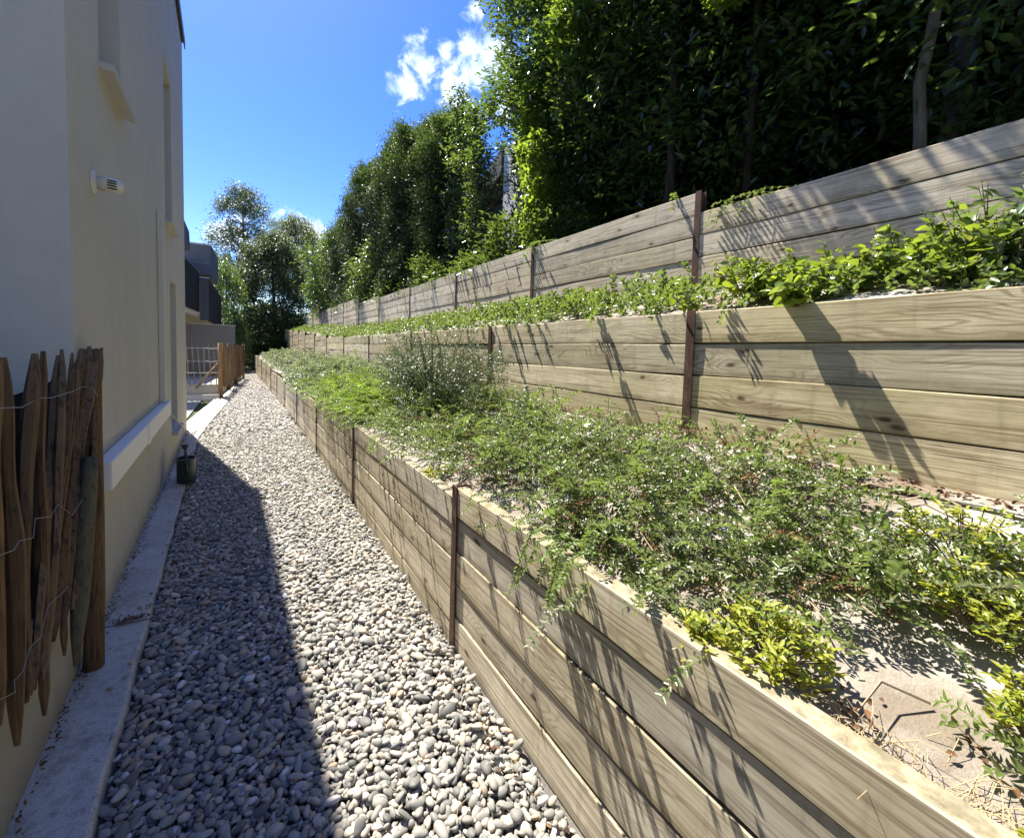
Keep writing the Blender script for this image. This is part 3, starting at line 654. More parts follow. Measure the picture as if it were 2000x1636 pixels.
for i in range(nb+1):
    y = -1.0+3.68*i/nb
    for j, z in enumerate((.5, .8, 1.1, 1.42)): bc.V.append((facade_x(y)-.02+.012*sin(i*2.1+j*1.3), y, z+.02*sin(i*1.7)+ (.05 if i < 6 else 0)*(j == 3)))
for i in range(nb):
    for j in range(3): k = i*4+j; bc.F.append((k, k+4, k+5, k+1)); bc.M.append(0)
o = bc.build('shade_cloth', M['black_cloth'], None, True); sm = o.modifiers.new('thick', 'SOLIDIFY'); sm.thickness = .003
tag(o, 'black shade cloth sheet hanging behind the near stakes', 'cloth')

# watering can
wc = empty('watering_can', (-.575, 5.93, .042), rz=-1.45, label='dark green plastic watering can standing on the concrete kerb', cat='watering can'); wc.scale = (1.08, 1.08, 1.0)
def oval(prof, k=24, sq=.72):
    mb = MB(); n = len(prof)
    for r, z in prof:
        for j in range(k): a = 2*pi*j/k; mb.V.append((r*cos(a), r*sq*sin(a), z))
    for i in range(n-1):
        for j in range(k): a = i*k+j; b = i*k+(j+1) % k; mb.F.append((a, b, b+k, a+k))
    mb.F += [tuple(reversed(range(k)))]; mb.M = [0]*len(mb.F); return mb
oval([(.105, 0), (.112, .008), (.114, .02), (.113, .15), (.115, .25), (.119, .262), (.119, .27), (.109, .27), (.107, .255), (.104, .02)]).build('body', M['can'], wc, True)
mt_ = MB(); mt_.V = [(.107*cos(a), .107*.72*sin(a), .235) for a in np.linspace(0, 2*pi, 24, endpoint=False)]; mt_.F = [tuple(range(24))]; mt_.M = [0]; mt_.build('water', M['water'], wc)
MB().tube([(-.10, 0, .262), (-.07, 0, .31), (-.02, 0, .345), (.04, 0, .35), (.09, 0, .315), (.118, 0, .25), (.122, 0, .16), (.116, 0, .09)], .012, 8, squash=.8).build('handle', M['can'], wc, True)
MB().tube([(-.10, 0, .05), (-.17, 0, .12), (-.235, 0, .22), (-.28, 0, .31)], [.024, .019, .015, .013], 10).build('spout', M['can'], wc, True)
MB().tube([(-.27, 0, .305), (-.295, 0, .335), (-.302, 0, .342)], [.013, .034, .034], 14).build('rose', M['can'], wc, True)

# ------------------------------------------------------------------ far stake fence round the raised terrace
fr_ = empty('stake_fence', (-.62, 15.2, 0), label='far stake fence of grey and brown stakes around the corner terrace', cat='fence')
RI = Matrix.Translation(fr_.location).inverted()
for i in range(15):
    x = -.76-.127*i; stake((x+.02, 15.2, .36), (x-.035, 15.2+random.uniform(-.02, .02), 1.58+random.uniform(-.03, .03)), .034, .026, M['stake_grey'], 300+i, parent=fr_, inv=RI)
for i in range(26):
    s = i/25*7.6; f = .97+.05*random.random(); x = -.60+.066*s+.0*random.random(); y = 15.32+s
    stake((x+.015, y+random.uniform(-.03, .03), .30+random.uniform(-.08, .05)), (x+random.uniform(-.02, .02), y, 1.58*f), .085, .05, M['stake_far'], 400+i, parent=fr_, inv=RI)
for x, y, r, mm in ((-.64, 15.2, .062, 'stake_tan'), (-.50, 17.7, .05, 'stake_far'), (-.33, 20.2, .05, 'stake_far'), (-.10, 23.0, .05, 'stake_far')):
    MB().tube([tuple(RI @ Vector((x, y, z))) for z in (0, .5, 1.1, 1.62)], [r, r*.97, r*.95, r*.9], 10).build('post', M[mm], fr_, True)
MB().tube([tuple(RI @ Vector(p)) for p in ((-.70, 15.10, 1.02), (-1.22, 15.08, .30))], .03, 8).build('brace', M['stake_tan'], fr_, True)
for z in (.75, 1.08, 1.46):
    MB().tube([tuple(RI @ Vector((x, 15.17, z+.012*sin(x*30)))) for x in np.linspace(-.66, -2.5, 20)], .006, 4).build('wire', M['wire_far'], fr_)
tw = MB(); tw.prism([(-4.5, 15.26), (-.70, 15.26), (-.45, 19.2), (-.17, 23.2), (-.30, 23.2), (-.60, 19.2), (-.83, 15.40), (-4.5, 15.40)], -.05, .40)
tag(tw.build('terrace_wall', M['lowwall']), 'low stained wall carrying the far stake fence', 'wall')
tag(MB().box(-4.5, -.66, 15.02, 15.24, -.05, .12).box(-4.5, -.68, 14.96, 15.02, -.055, .04).build('step', M['sill']), 'pale concrete step at the foot of the far terrace wall', 'step')

# ------------------------------------------------------------------ grey boundary wall and the second house
gy = empty('boundary_wall', (-1.4, 20.6, 0), label='plain grey panel wall behind the far stake fence', cat='wall')
gi = Matrix.Translation(gy.location).inverted()
def child_box(root, name, m, *boxes, mb=None):
    q = mb or MB(); inv = Matrix.Translation(root.location).inverted()
    for b in boxes: q.box(*b)
    q.V = [tuple(inv @ Vector(v)) for v in q.V]; return q.build(name, m, root)
for x0, x1 in ((-4.6, -1.96), (-1.94, -1.80), (-1.78, -.36)): child_box(gy, 'panel', M['grey_render'], (x0, x1, 20.5, 20.62, -.05, 2.33))
child_box(gy, 'coping', mat('pale_coping', (.42,.42,.41), .7), (-4.6, -.34, 20.47, 20.65, 2.332, 2.37))
h2 = empty('neighbour_house', (-2.2, 22, 0), label='slate grey house with dark screened balconies beyond the boundary wall', cat='house')
def ang_prism(pts, z0, z1): return MB().prism(pts, z0, z1)
child_box(h2, 'wall', M['soffit'], mb=ang_prism([(-8, 17.2), (-2.5, 17.2), (-1.95, 31), (-8, 31)], -.05, 5.2))
child_box(h2, 'upper_storey', M['zinc'], mb=ang_prism([(-8, 24.0), (-1.36, 24.0), (-1.22, 27.5), (-8, 27.7)], 4.72, 6.02))
child_box(h2, 'roof', mat('pale_flashing', (.30,.33,.37), .5), mb=ang_prism([(-8.05, 23.95), (-1.33, 23.95), (-1.19, 27.55), (-8.05, 27.75)], 6.024, 6.09))
child_box(h2, 'cladding_seam', mat('seam', (.28,.30,.33), .5), (-3.6, -1.38, 23.975, 23.997, 5.22, 5.235))
child_box(h2, 'balcony', M['soffit'], mb=ang_prism([(-2.45, 17.4), (-1.76, 17.4), (-1.58, 21), (-1.27, 21.02), (-1.17, 28.6), (-2.0, 28.6)], 2.64, 2.80))
b1 = child_box(h2, 'balcony_screen', M['screen'], mb=ang_prism([(-2.44, 17.38), (-1.72, 17.38), (-1.54, 21.0), (-1.59, 21.0), (-1.77, 17.44), (-2.44, 17.44)], 2.82, 4.36))
child_box(h2, 'balcony_screen', M['screen'], mb=ang_prism([(-1.24, 20.99), (-1.13, 28.6), (-1.18, 28.6), (-1.285, 21.04)], 2.50, 4.16))
child_box(h2, 'balcony_panel', M['zinc'], (-1.53, -1.245, 20.96, 21.0, 2.52, 4.18))
child_box(h2, 'handrail', M['dark_metal'], mb=ang_prism([(-1.74, 17.35), (-1.70, 17.35), (-1.52, 21.0), (-1.56, 21.0)], 4.362, 4.42))
child_box(h2, 'handrail', mat('pale_rail', (.55,.55,.54), .5), (-1.54, -1.23, 20.95, 21.01, 4.182, 4.22))
hh = MB().hull([(-2.6, 16.2, 4.55), (-1.56, 16.2, 4.55), (-1.50, 17.3, 4.55), (-2.6, 17.3, 4.55)], [(-2.6, 16.2, 5.95), (-1.66, 16.2, 5.6), (-1.52, 17.3, 5.15), (-2.6, 17.3, 5.95)])
child_box(h2, 'privacy_panel', M['zinc'], mb=hh); child_box(h2, 'panel_bracket', M['zinc'], (-2.6, -2.5, 16.3, 17.5, 2.6, 4.549))
# house behind the hedge: pale pillar and dark roof slope
h3 = empty('hillside_house', (8.5, 14, 3), label='pale concrete pillar and dark roof edge of a house behind the hedge', cat='house')
child_box(h3, 'pillar', M['pillar'], (8.0, 8.45, 12.75, 13.72, 2.5, 8.98))
child_box(h3, 'wall', mat('dim_wall', (.13,.12,.11), .9), (8.5, 12, 11.5, 18.5, 2.5, 7.4))
child_box(h3, 'roof', M['roof'], mb=MB().hull([(7.9, 13.75, 8.1), (7.9, 19.5, 5.6), (13, 19.5, 5.6), (13, 13.75, 8.1)], [(7.9, 13.75, 9.02), (7.9, 19.5, 6.5), (13, 19.5, 6.5), (13, 13.75, 9.02)]))

# ------------------------------------------------------------------ foliage generators
def unit(a): return a/np.maximum(np.linalg.norm(a, axis=1, keepdims=True), 1e-9)
def leaves(P, D, U, L, W, fold=.18, six=True, droop=.12):
    """P bases, D direction, U up-ish normal; returns verts, quads"""
    D = unit(D); S = unit(np.cross(D, U)); Nn = np.cross(S, D); n = len(P); L = np.broadcast_to(np.asarray(L), (n,))[:, None]; W = np.broadcast_to(np.asarray(W), (n,))[:, None]
    if six:
        v = np.stack([P, P+D*L*.32+S*W*.5+Nn*W*fold, P+D*L*.70+S*W*.36+Nn*(W*fold-L*droop*.4), P+D*L-Nn*L*droop,
                      P+D*L*.70-S*W*.36+Nn*(W*fold-L*droop*.4), P+D*L*.32-S*W*.5+Nn*W*fold], 1).reshape(-1, 3)
        b = np.arange(n)[:, None]*6; F = np.concatenate([b+np.array([[0, 1, 2, 3]]), b+np.array([[0, 3, 4, 5]])], 0)
    else:
        v = np.stack([P, P+D*L*.45+S*W*.5+Nn*W*fold, P+D*L-Nn*L*droop, P+D*L*.45-S*W*.5+Nn*W*fold], 1).reshape(-1, 3)
        b = np.arange(n)[:, None]*4; F = b+np.array([[0, 1, 2, 3]])
    return v, F
def crown_mesh(name, h, rfun, nclump, per, L, W, m, seed, cr_=.28, droop=-.3, outw=.8, bias=.45, six=True, z0=0.0, lump=.22, m2=None):
    g = np.random.default_rng(seed); z = z0+(h-z0)*g.uniform(0, 1, nclump)**.9; th = g.uniform(0, 2*pi, nclump)
    ph = g.uniform(0, 6, 6)
    lumpf = 1+lump*(np.sin(3*th+ph[0]+z*1.1)*.5+np.sin(5*th+z*2.3+ph[1])*.35+np.sin(z*4.1+ph[2]+2*th)*.35)
    R = np.array([rfun(q/h) for q in z])*lumpf*g.uniform(0, 1, nclump)**bias
    C = np.stack([R*np.cos(th), R*np.sin(th), z], 1); O = np.stack([np.cos(th), np.sin(th), .25+0*z], 1)
    csz = cr_*g.uniform(.6, 1.3, nclump)
    P = np.repeat(C, per, 0)+g.normal(0, 1, (nclump*per, 3))*np.repeat(csz, per)[:, None]*np.array([.55, .55, .6])
    D = np.repeat(O, per, 0)*outw+g.normal(0, .55, (nclump*per, 3))+np.array([0, 0, droop])
    U = g.normal(0, .5, (nclump*per, 3))+np.array([0, 0, 1.0]); n = len(P)
    v, F = leaves(P, D, U, L*g.uniform(.7, 1.3, n), W*g.uniform(.75, 1.25, n), six=six)
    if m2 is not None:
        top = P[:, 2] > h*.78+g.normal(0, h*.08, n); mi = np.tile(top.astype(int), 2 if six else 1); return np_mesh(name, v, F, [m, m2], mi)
    return np_mesh(name, v, F, m)
def trunk_mesh(h, r, seed, limbs=5, m=None, spread=.8, lean=.15):
    q = random.Random(seed); mb = MB(); n = 8; px = [(0, 0, -.1)]; a = q.uniform(0, 6)
    pts = [(lean*sin(a+s*2.2)*s*h*.12, lean*cos(a+s*1.7)*s*h*.12, s*h) for s in np.linspace(0, 1, n)]
    mb.tube(pts, [r*(1-.75*s) for s in np.linspace(0, 1, n)], 8)
    for i in range(limbs):
        s = q.uniform(.3, .9); p = Vector(pts[int(s*(n-1))]); t = q.uniform(0, 2*pi); L = spread*q.uniform(.5, 1.1)
        e = p+Vector((cos(t)*L, sin(t)*L, L*q.uniform(.3, 1.0))); md = (p+e)/2+Vector((0, 0, -.1*L)); mb.tube([tuple(p), tuple(md), tuple(e)], [r*.35, r*.22, r*.1], 5)
    return mb.mesh('trunk', m or M['bark'], True)
def ell(a): return lambda t: a*math.sqrt(max(.02, 1-(2*t-1)**2))
def colm(a, tip=.85): return lambda t: a*(min(1, (t+.03)/.12)**.4)*(1 if t < .6 else math.sqrt(max(.02, 1-((t-.6)/.42)**2)))
def plant(name, crown, trunk, loc, sc, rz, cat, label, group=None, cn='crown'):
    o = empty(name, loc, rz, label=label, cat=cat, group=group); put(cn, crown, o, sc=sc)
    if trunk: put('trunk', trunk, o, sc=(min(1, sc[0]), min(1, sc[1]), sc[2]))
    return o
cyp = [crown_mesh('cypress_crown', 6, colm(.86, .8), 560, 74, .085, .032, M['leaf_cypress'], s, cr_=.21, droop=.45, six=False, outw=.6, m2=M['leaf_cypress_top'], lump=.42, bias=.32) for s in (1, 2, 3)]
lau = [crown_mesh('laurel_crown', 6, ell(1.15), 480, 30, .115, .042, M['leaf_laurel'], s, cr_=.24, droop=-.45, lump=.5, bias=.35) for s in (11, 12, 13)]
laulit = crown_mesh('laurel_crown', 3, ell(1.0), 260, 22, .14, .055, M['leaf_laurel_lit'], 21, cr_=.3, droop=-.2, lump=.3)
airy = crown_mesh('shrub_crown', 4.2, lambda t: .42*(1.1-.75*t), 150, 24, .085, .036, M['leaf_laurel_lit'], 31, cr_=.16, droop=-.4, lump=.6, bias=.6)
vine = crown_mesh('vine_crown', 1.7, lambda t: .27*(1-.2*t), 70, 22, .085, .05, M['leaf_vine_tree'], 32, cr_=.11, droop=-.6, lump=.5)
tr_c = trunk_mesh(5.6, .10, 1, 8, M['bark']); tr_l = trunk_mesh(5.4, .085, 2, 9, M['bark'], 1.0); tr_s = trunk_mesh(3.9, .03, 3, 5, M['bark_grey'], .3)
ordi = ['first', 'second', 'third', 'fourth', 'fifth', 'sixth', 'seventh', 'eighth', 'ninth', 'tenth', 'eleventh', 'twelfth', 'thirteenth', 'fourteenth']
# the conifer row that recedes beyond the gap
for i, (y, zt) in enumerate([(10.3, 7.5), (11.4, 7.9), (12.8, 8.2), (14.3, 8.45), (16.0, 8.7), (18.0, 8.95), (19.9, 9.0), (22.4, 7.8), (25.0, 8.5), (27.8, 8.4), (31.0, 8.5)]):
    zb = 2.95; s = (zt-zb)/6
    plant('cypress', cyp[i % 3], tr_c, (4.55+.25*random.uniform(-1, 1), y, zb), (.95+.02*i, .95+.02*i, s), random.uniform(0, 6), 'tree',
          f'dense dark conifer in the receding hedge row, {ordi[i]} beyond the gap with the concrete pillar', 'conifers of the receding hedge row')
plant('laurel', laulit, tr_s, (4.0, 15.6, 2.95), (.85, .95, .75), .4, 'shrub', 'glossy laurel shrub in front of the conifers, leaning over the topmost wall')
plant('laurel', laulit, tr_s, (4.0, 24.5, 3.1), (.95, 1.4, 1.45), 1.4, 'shrub', 'tall bright laurel in front of the far end of the conifer row')
plant('climbing_shrub', airy, tr_s, (4.25, 9.35, 2.95), (1.05, 1.05, 1.10), .2, 'shrub', 'slender open shrub rising beside the nearest conifer with sky showing through')
plant('climbing_shrub', airy, tr_s, (4.2, 8.35, 2.95), (1.1, 1.1, .93), 2.2, 'shrub', 'slender climber-covered shrub left of the concrete pillar')
plant('vine', vine, None, (3.75, 5.45, 3.05), (.8, .8, 1.05), 0, 'vine', 'bright yellow-green vine hanging at the near side of the concrete pillar', cn='foliage')
plant('vine', vine, None, (3.95, 5.95, 4.4), (.7, .7, .9), 2, 'vine', 'small bright vine tuft above the hanging vine near the pillar', cn='foliage')
plant('vine', vine, None, (3.75, 4.75, 5.6), (1.0, 1.0, .75), 1, 'vine', 'bright young growth hanging high on the near hedge at its left side', cn='foliage')
plant('vine', vine, None, (3.7, 2.45, 4.75), (.7, .7, .45), 4, 'vine', 'small bright leafy tip at the top edge of the photo, in the near hedge', cn='foliage')
# tall near hedge: laurels in front, conifers behind
for i, y in enumerate([6.75, 5.9, 4.9, 3.9, 2.85, 1.8, .75, -.4, -1.7]):
    zb = 3.0; hi = 8.9 if i else 8.6
    low = 2.0 if i == 0 else (.7 if i < 3 else .15)
    plant('laurel', lau[i % 3], None, (4.75+.2*(i % 2)-.1, y, zb+low), (1.0 if i else .85, 1.0 if i else .95, (hi-zb-low)/6), random.uniform(0, 6), 'tree',
          f'tall dark laurel of the near hedge with drooping glossy leaves, {ordi[i]} counting from the gap', 'laurels of the near hedge')
    put('trunk', tr_l, scn.objects[-1] if False else [o for o in scn.objects if o.name.startswith('laurel')][-1], loc=(.15*(i % 3), 0, -low), sc=(1, 1, 1.05))
for i, y in enumerate([7.6, 6.4, 5.2, 4.0, 2.8, 1.6, .4, -.9, -2.2]):
    plant('cypress', cyp[(i+1) % 3], tr_c, (6.2, y, 3.1), (1.25, 1.25, 1.12), random.uniform(0, 6), 'tree',
          f'dark conifer of the second row behind the near hedge laurels, {ordi[i]} counting from the gap', 'conifers behind the near hedge')
for i, y in enumerate([6.2, 3.6, 1.0, -1.6]):
    plant('cypress', cyp[i % 3], tr_c, (8.2, y, 3.2), (1.7, 1.7, 1.3), random.uniform(0, 6), 'tree',
          f'wide dark conifer at the very back of the near hedge, {ordi[i]} counting from the gap', 'conifers behind the near hedge')
# bare pale trunk and dark trunk at the right
def curved_trunk(pts, rad, m, label):
    o = empty('tree', pts[0], label=label, cat='tree'); inv = Matrix.Translation(pts[0]).inverted()
    MB().tube([tuple(inv @ Vector(p)) for p in pts], rad, 10).build('trunk', m, o, True); return o
t1 = curved_trunk([(4.02, 1.10, 2.85), (4.02, 1.11, 3.2), (4.0, 1.13, 3.55), (4.03, 1.10, 3.85), (4.06, 1.08, 4.2), (4.05, 1.10, 4.7), (4.1, 1.05, 6.5)], [.040, .036, .034, .033, .032, .033, .03], M['bark_pale'], 'slim pale bare trunk rising above the topmost wall at the right')
t2 = curved_trunk([(4.5, 1.02, 2.85), (4.48, 1.04, 3.6), (4.52, 1.02, 4.6), (4.5, 1.0, 7)], [.10, .09, .085, .08], M['bark_grey'], 'thick dark trunk just right of the slim pale trunk')
for t, hh_ in ((t1, 3.9), (t2, 4.2)): put('crown', lau[1], t, loc=(.3, 0, hh_), sc=(.9, .9, .35))
t3 = curved_trunk([(4.2, 2.45, 2.85), (4.22, 2.44, 4.0), (4.18, 2.42, 5.2), (4.2, 2.4, 7)], [.035, .03, .028, .02], M['bark'], 'thin brown trunk in the hedge above the long grey boards')
put('crown', lau[2], t3, loc=(.1, 0, 2.6), sc=(.6, .6, .5))
t4 = curved_trunk([(4.1, 3.3, 2.85), (4.12, 3.28, 3.8), (4.1, 3.3, 5), (4.2, 3.3, 6.5)], [.06, .05, .045, .03], M['bark'], 'short thick brown trunk in the hedge right of the upper steel post')
put('crown', lau[0], t4, loc=(.1, 0, 2.2), sc=(.6, .6, .55))
# a bough of the hedge reaching out over the topmost wall
bo = empty('overhanging_bough', (3.7, 2.9, 5.6), label='leafy bough of the near hedge reaching out over the topmost wall', cat='bough'); bi = Matrix.Translation(bo.location).inverted()
bm_ = MB(); q = random.Random(44); ctr = []
for i in range(9):
    a = Vector((4.3, 2.2+.2*i, 5.7)); e = Vector((2.82+q.uniform(-.04, .16), 1.75+.19*i, q.uniform(5.2, 5.75))); m_ = (a+e)/2+Vector((0, .05, .12))
    bm_.tube([tuple(bi @ p) for p in (a, m_, e, e+Vector((-.03, -.02, -.35)))], [.02, .014, .009, .004], 5)
    for k in range(3): ctr.append(bi @ (e+Vector((q.uniform(-.03, .05), q.uniform(-.05, .05), -.12*k))))
bm_.build('branch', M['bark'], bo)
g = np.random.default_rng(45); P = np.repeat(np.array([tuple(c) for c in ctr]), 16, 0)+g.normal(0, .05, (len(ctr)*16, 3)); n = len(P)
v, F = leaves(P, g.normal(0, .5, (n, 3))+np.array([0, 0, -.5]), g.normal(0, .5, (n, 3))+np.array([0, 0, 1.]), .11*g.uniform(.7, 1.2, n), .04); put('foliage', np_mesh('foliage', v, F, M['leaf_laurel']), bo)
# undergrowth behind the topmost wall
und = crown_mesh('undergrowth', .9, lambda t: .55*(1-.5*t), 90, 20, .08, .035, M['leaf_laurel'], 51, cr_=.16, droop=.2, lump=.4)
ordi2 = ordi+['fifteenth', 'sixteenth', 'seventeenth', 'eighteenth', 'nineteenth', 'twentieth', 'last']
for i, y in enumerate(np.arange(5.2, 30, 1.25)):
    o = put('undergrowth_bush', und, None, (3.95+.15*sin(i*3), y, 2.95+.02*max(0, y-14)), (0, 0, i*1.3), (1, 1.3, .75+.25*sin(i*2)))
    tag(o, f'low dark undergrowth bush at the foot of the hedge, number {i+1} going away from the camera' if False else f'low dark undergrowth bush above the topmost wall, {ordi2[i]} one going away from the camera', 'bush', 'undergrowth bushes below the hedge')

# trees closing the view at the end of the path
big = crown_mesh('round_crown', 8.6, ell(2.45), 900, 46, .16, .075, M['leaf_far'], 61, cr_=.42, droop=-.3, six=False, lump=.22, bias=.4)
plant('broadleaf_tree', big, trunk_mesh(7, .2, 9, 8, M['bark'], 1.8), (1.75, 34.5, .2), (1, 1, 1.03), 0, 'tree', 'big round dark green tree closing the end of the path')
wil = crown_mesh('willow_crown', 6.5, ell(2.3), 520, 40, .20, .06, M['leaf_willow'], 62, cr_=.4, droop=-.9, six=False, lump=.35)
plant('willow', wil, trunk_mesh(6, .15, 10, 6, M['bark'], 1.5), (3.6, 40, 5.6), (1, 1, 1), 0, 'tree', 'lighter feathery tree top just above the round dark tree')
ar2 = crown_mesh('airy_crown', 9.5, lambda t: 2.9*math.sqrt(max(.05, 1-(2*t-1.05)**2)), 190, 95, .24, .10, M['leaf_airy'], 63, cr_=.62, droop=-.1, six=False, lump=.45, bias=.62)
plant('open_tree', ar2, trunk_mesh(9, .17, 12, 26, M['bark_grey'], 2.1), (-.05, 49, 6.6), (1, 1, 1), 0, 'tree', 'tall open tree with airy blue-green crown against the sky')
MB().tube([(0, 0, -7), (.1, 0, -3), (0, 0, .5)], [.25, .2, .17], 8).build('lower_trunk', M['bark_grey'], [o for o in scn.objects if o.name.startswith('open_tree')][0])
plant('hazel_shrub', laulit, tr_s, (-1.0, 31.5, 1.0), (.85, 1.2, 1.75), .3, 'shrub', 'bright sunlit shrub between the grey house and the round tree')
plant('hazel_shrub', laulit, tr_s, (-.35, 30.5, -.05), (.55, .6, 1.0), 1.0, 'shrub', 'low leafy shrub behind the end of the far stake fence')
plant('hazel_shrub', laulit, tr_s, (-2.0, 36, .8), (1.2, 1.4, 2.1), 2.0, 'shrub', 'leafy shrub furthest back beside the grey house')
for i, (x, y, s, zs, lb) in enumerate([(.5, 31.8, .8, .6, 'dark bush closing the far end of the path on the left'), (1.6, 31.5, 1.0, .8, 'dark bush at the far end between path and timber walls'), (3.4, 34.5, 1.1, 1.0, 'dark bush at the far end of the timber walls')]):
    plant('dark_bush', lau[i], None, (x, y, -.2), (s, s, .35*zs+.1), i, 'bush', lb)
# far wood behind everything
fwd = MB()
g = np.random.default_rng(5); n = 26000
xs_ = g.uniform(-60, 75, n); base = 4.5+2.2*np.sin(xs_*.21)+1.3*np.sin(xs_*.6+1); zs_ = g.uniform(0, 1, n)**.7*base; ysd = 62+g.normal(0, 2.5, n)
v, F = leaves(np.stack([xs_, ysd, zs_], 1), g.normal(0, 1, (n, 3)), g.normal(0, 1, (n, 3)), .9, .5, six=False)
tag(put('far_wood', np_mesh('far_wood', v, F, M['leaf_far'])), 'far dark wood beyond the end of the path', 'wood', kind='stuff')

# ------------------------------------------------------------------ ground cover in the bed
def sprig(seed, L=.26, n=22, ll=.017, lw=.0075, mleaf=None, arch=.05, pairs=True, flat=.35):
    g = np.random.default_rng(seed); s = np.linspace(0, 1, 8)
    ph = g.uniform(0, 6); cx = s*L; cy = .02*np.sin(s*3+ph); cz = arch*np.sin(s*2.4)-.0*s
    mb = MB(); mb.tube(list(zip(cx.tolist(), cy.tolist(), cz.tolist())), [.0016*(1-.6*q) for q in s], 3, cap=False)
    t = np.linspace(.08, 1, n); P = np.stack([t*L, .02*np.sin(t*3+ph), arch*np.sin(t*2.4)], 1)
    Ps = []; Ds = []; Us = []
    for sd in (-1, 1):
        d = np.stack([.45+g.normal(0, .15, n), sd*(1.0+0*t), g.normal(.1, flat, n)], 1); Ps.append(P); Ds.append(d); Us.append(np.stack([g.normal(0, .25, n), g.normal(0, .25, n), 1+0*t], 1))
    if True:
        k = n//2; Ps.append(P[::2][:k]); Ds.append(np.stack([.6+0*t[:k], g.normal(0, .4, k), 1+0*t[:k]], 1)); Us.append(np.tile([0, 1., 0], (k, 1))+g.normal(0, .4, (k, 3)))
    P = np.concatenate(Ps); D = np.concatenate(Ds); U = np.concatenate(Us); m = len(P)
    v, F = leaves(P, D, U, ll*g.uniform(.7, 1.2, m), lw*g.uniform(.8, 1.2, m), fold=.2)
    V = np.concatenate([np.array(mb.V), v]); FF = np.array(mb.F+[tuple(r) for r in (F+len(mb.V)).tolist()]); MI = [1]*len(mb.F)+[0]*len(F)
    return np_mesh('sprig', V, FF, [mleaf, M['stem']], MI)
def in_ell(x, y, cx, cy, rx, ry): return ((x-cx)/rx)**2+((y-cy)/ry)**2 < 1
def vh(x, y):      # height of the leafy mat above the ground
    h = .04+.09*(.5+.5*sin(x*5.1+y*3.3+sin(y*2)))*(.5+.5*sin(y*4.7-x*2))+.04*sin(y*1.3+x*9)
    h *= float(np.interp(x, [1.7, 2.05], [1, .35])) if y < 3.2 else 1.0
    return max(.02, h)
def mat_cover(name, regions, density, sources, label, cat='ground cover', zf=zbed, hf=vh, bare=(), tilt=.3, smin=.75, smax=1.25, seed=0):
    g = np.random.default_rng(seed); P = []; S = []
    for x0, x1, y0, y1, k in regions:
        n = int((x1-x0)*(y1-y0)*density*k)
        for _ in range(n):
            x, y = g.uniform(x0, x1), g.uniform(y0, y1)
            if any(in_ell(x, y, *b) for b in bare): continue
            if x < xfront(y)+(.17 if (y < .95 or 2.0 < y < 4.3) else .10) and zf is zbed: continue
            P.append((x, y, zf(x, y)+hf(x, y)*g.uniform(.1, 1.0))); S.append(g.uniform(smin, smax))
    n = len(P); S = np.array(S); R = np.stack([g.normal(0, .25, n), g.normal(-.08, tilt, n), g.uniform(0, 2*pi, n)], 1)
    return scatter(name, P, R, np.stack([S]*3, 1), g.integers(0, len(sources), n), sources, label=label, cat=cat, kind='stuff')
cov = [src('sprig', sprig(i, mleaf=M['leaf_cover'], L=random.uniform(.18, .30), arch=random.uniform(.03, .09), ll=.0185, lw=.009)) for i in range(8)] + [src('sprig', sprig(90, mleaf=M['litter'], L=.24, n=12, ll=.014)), src('sprig', sprig(91, mleaf=M['leaf_grey'], L=.28, n=18))]
bare = [(1.20, .22, .33, .29), (1.12, 1.80, .15, .26), (1.9, 1.35, .14, .14), (1.55, 1.0, .09, .12), (1.97, 2.15, .13, .2), (1.35, 3.6, .10, .25), (1.5, 1.6, .07, .1), (2.12, .52, .36, .2), (1.95, .36, .25, .10), (1.02, .14, .10, .2), (1.6, 2.1, .07, .09), (1.25, 2.6, .06, .09)]
mat_cover('ground_cover', [(1.0, 2.0, -.6, 3.0, .95), (2.0, 2.2, .2, 3.0, .3), (1.0, 2.2, 3.0, 6.5, .8), (1.0, 2.2, 6.5, 12, .6)], 620, cov, 'dense small-leaved honeysuckle mat filling the planting bed', bare=bare, seed=1, smin=.55, smax=1.45)
gry = [src('sprig', sprig(20+i, mleaf=M['leaf_grey'], ll=.045, lw=.022, L=.26, n=12)) for i in range(4)]
mat_cover('grey_ground_cover', [(1.0, 2.2, 8.5, 29, .5)], 330, gry, 'paler grey-green plants covering the far part of the planting bed', bare=[(1.35, 15, .38, 1.5)], seed=2, smin=.9, smax=1.7)
brt = [src('sprig', sprig(30+i, mleaf=M['leaf_bright'], ll=.030, lw=.010, L=.30, arch=.05, n=20)) for i in range(5)]
mat_cover('bright_ground_cover', [(.97, 1.45, 4.75, 7.4, 1.2), (1.0, 1.6, 7.4, 9.5, .3)], 520, brt, 'bright green feathery plant spilling over the low wall before the second bend', seed=3, hf=lambda x, y: .05+.12*max(0, 1-((y-5.9)/1.3)**2))

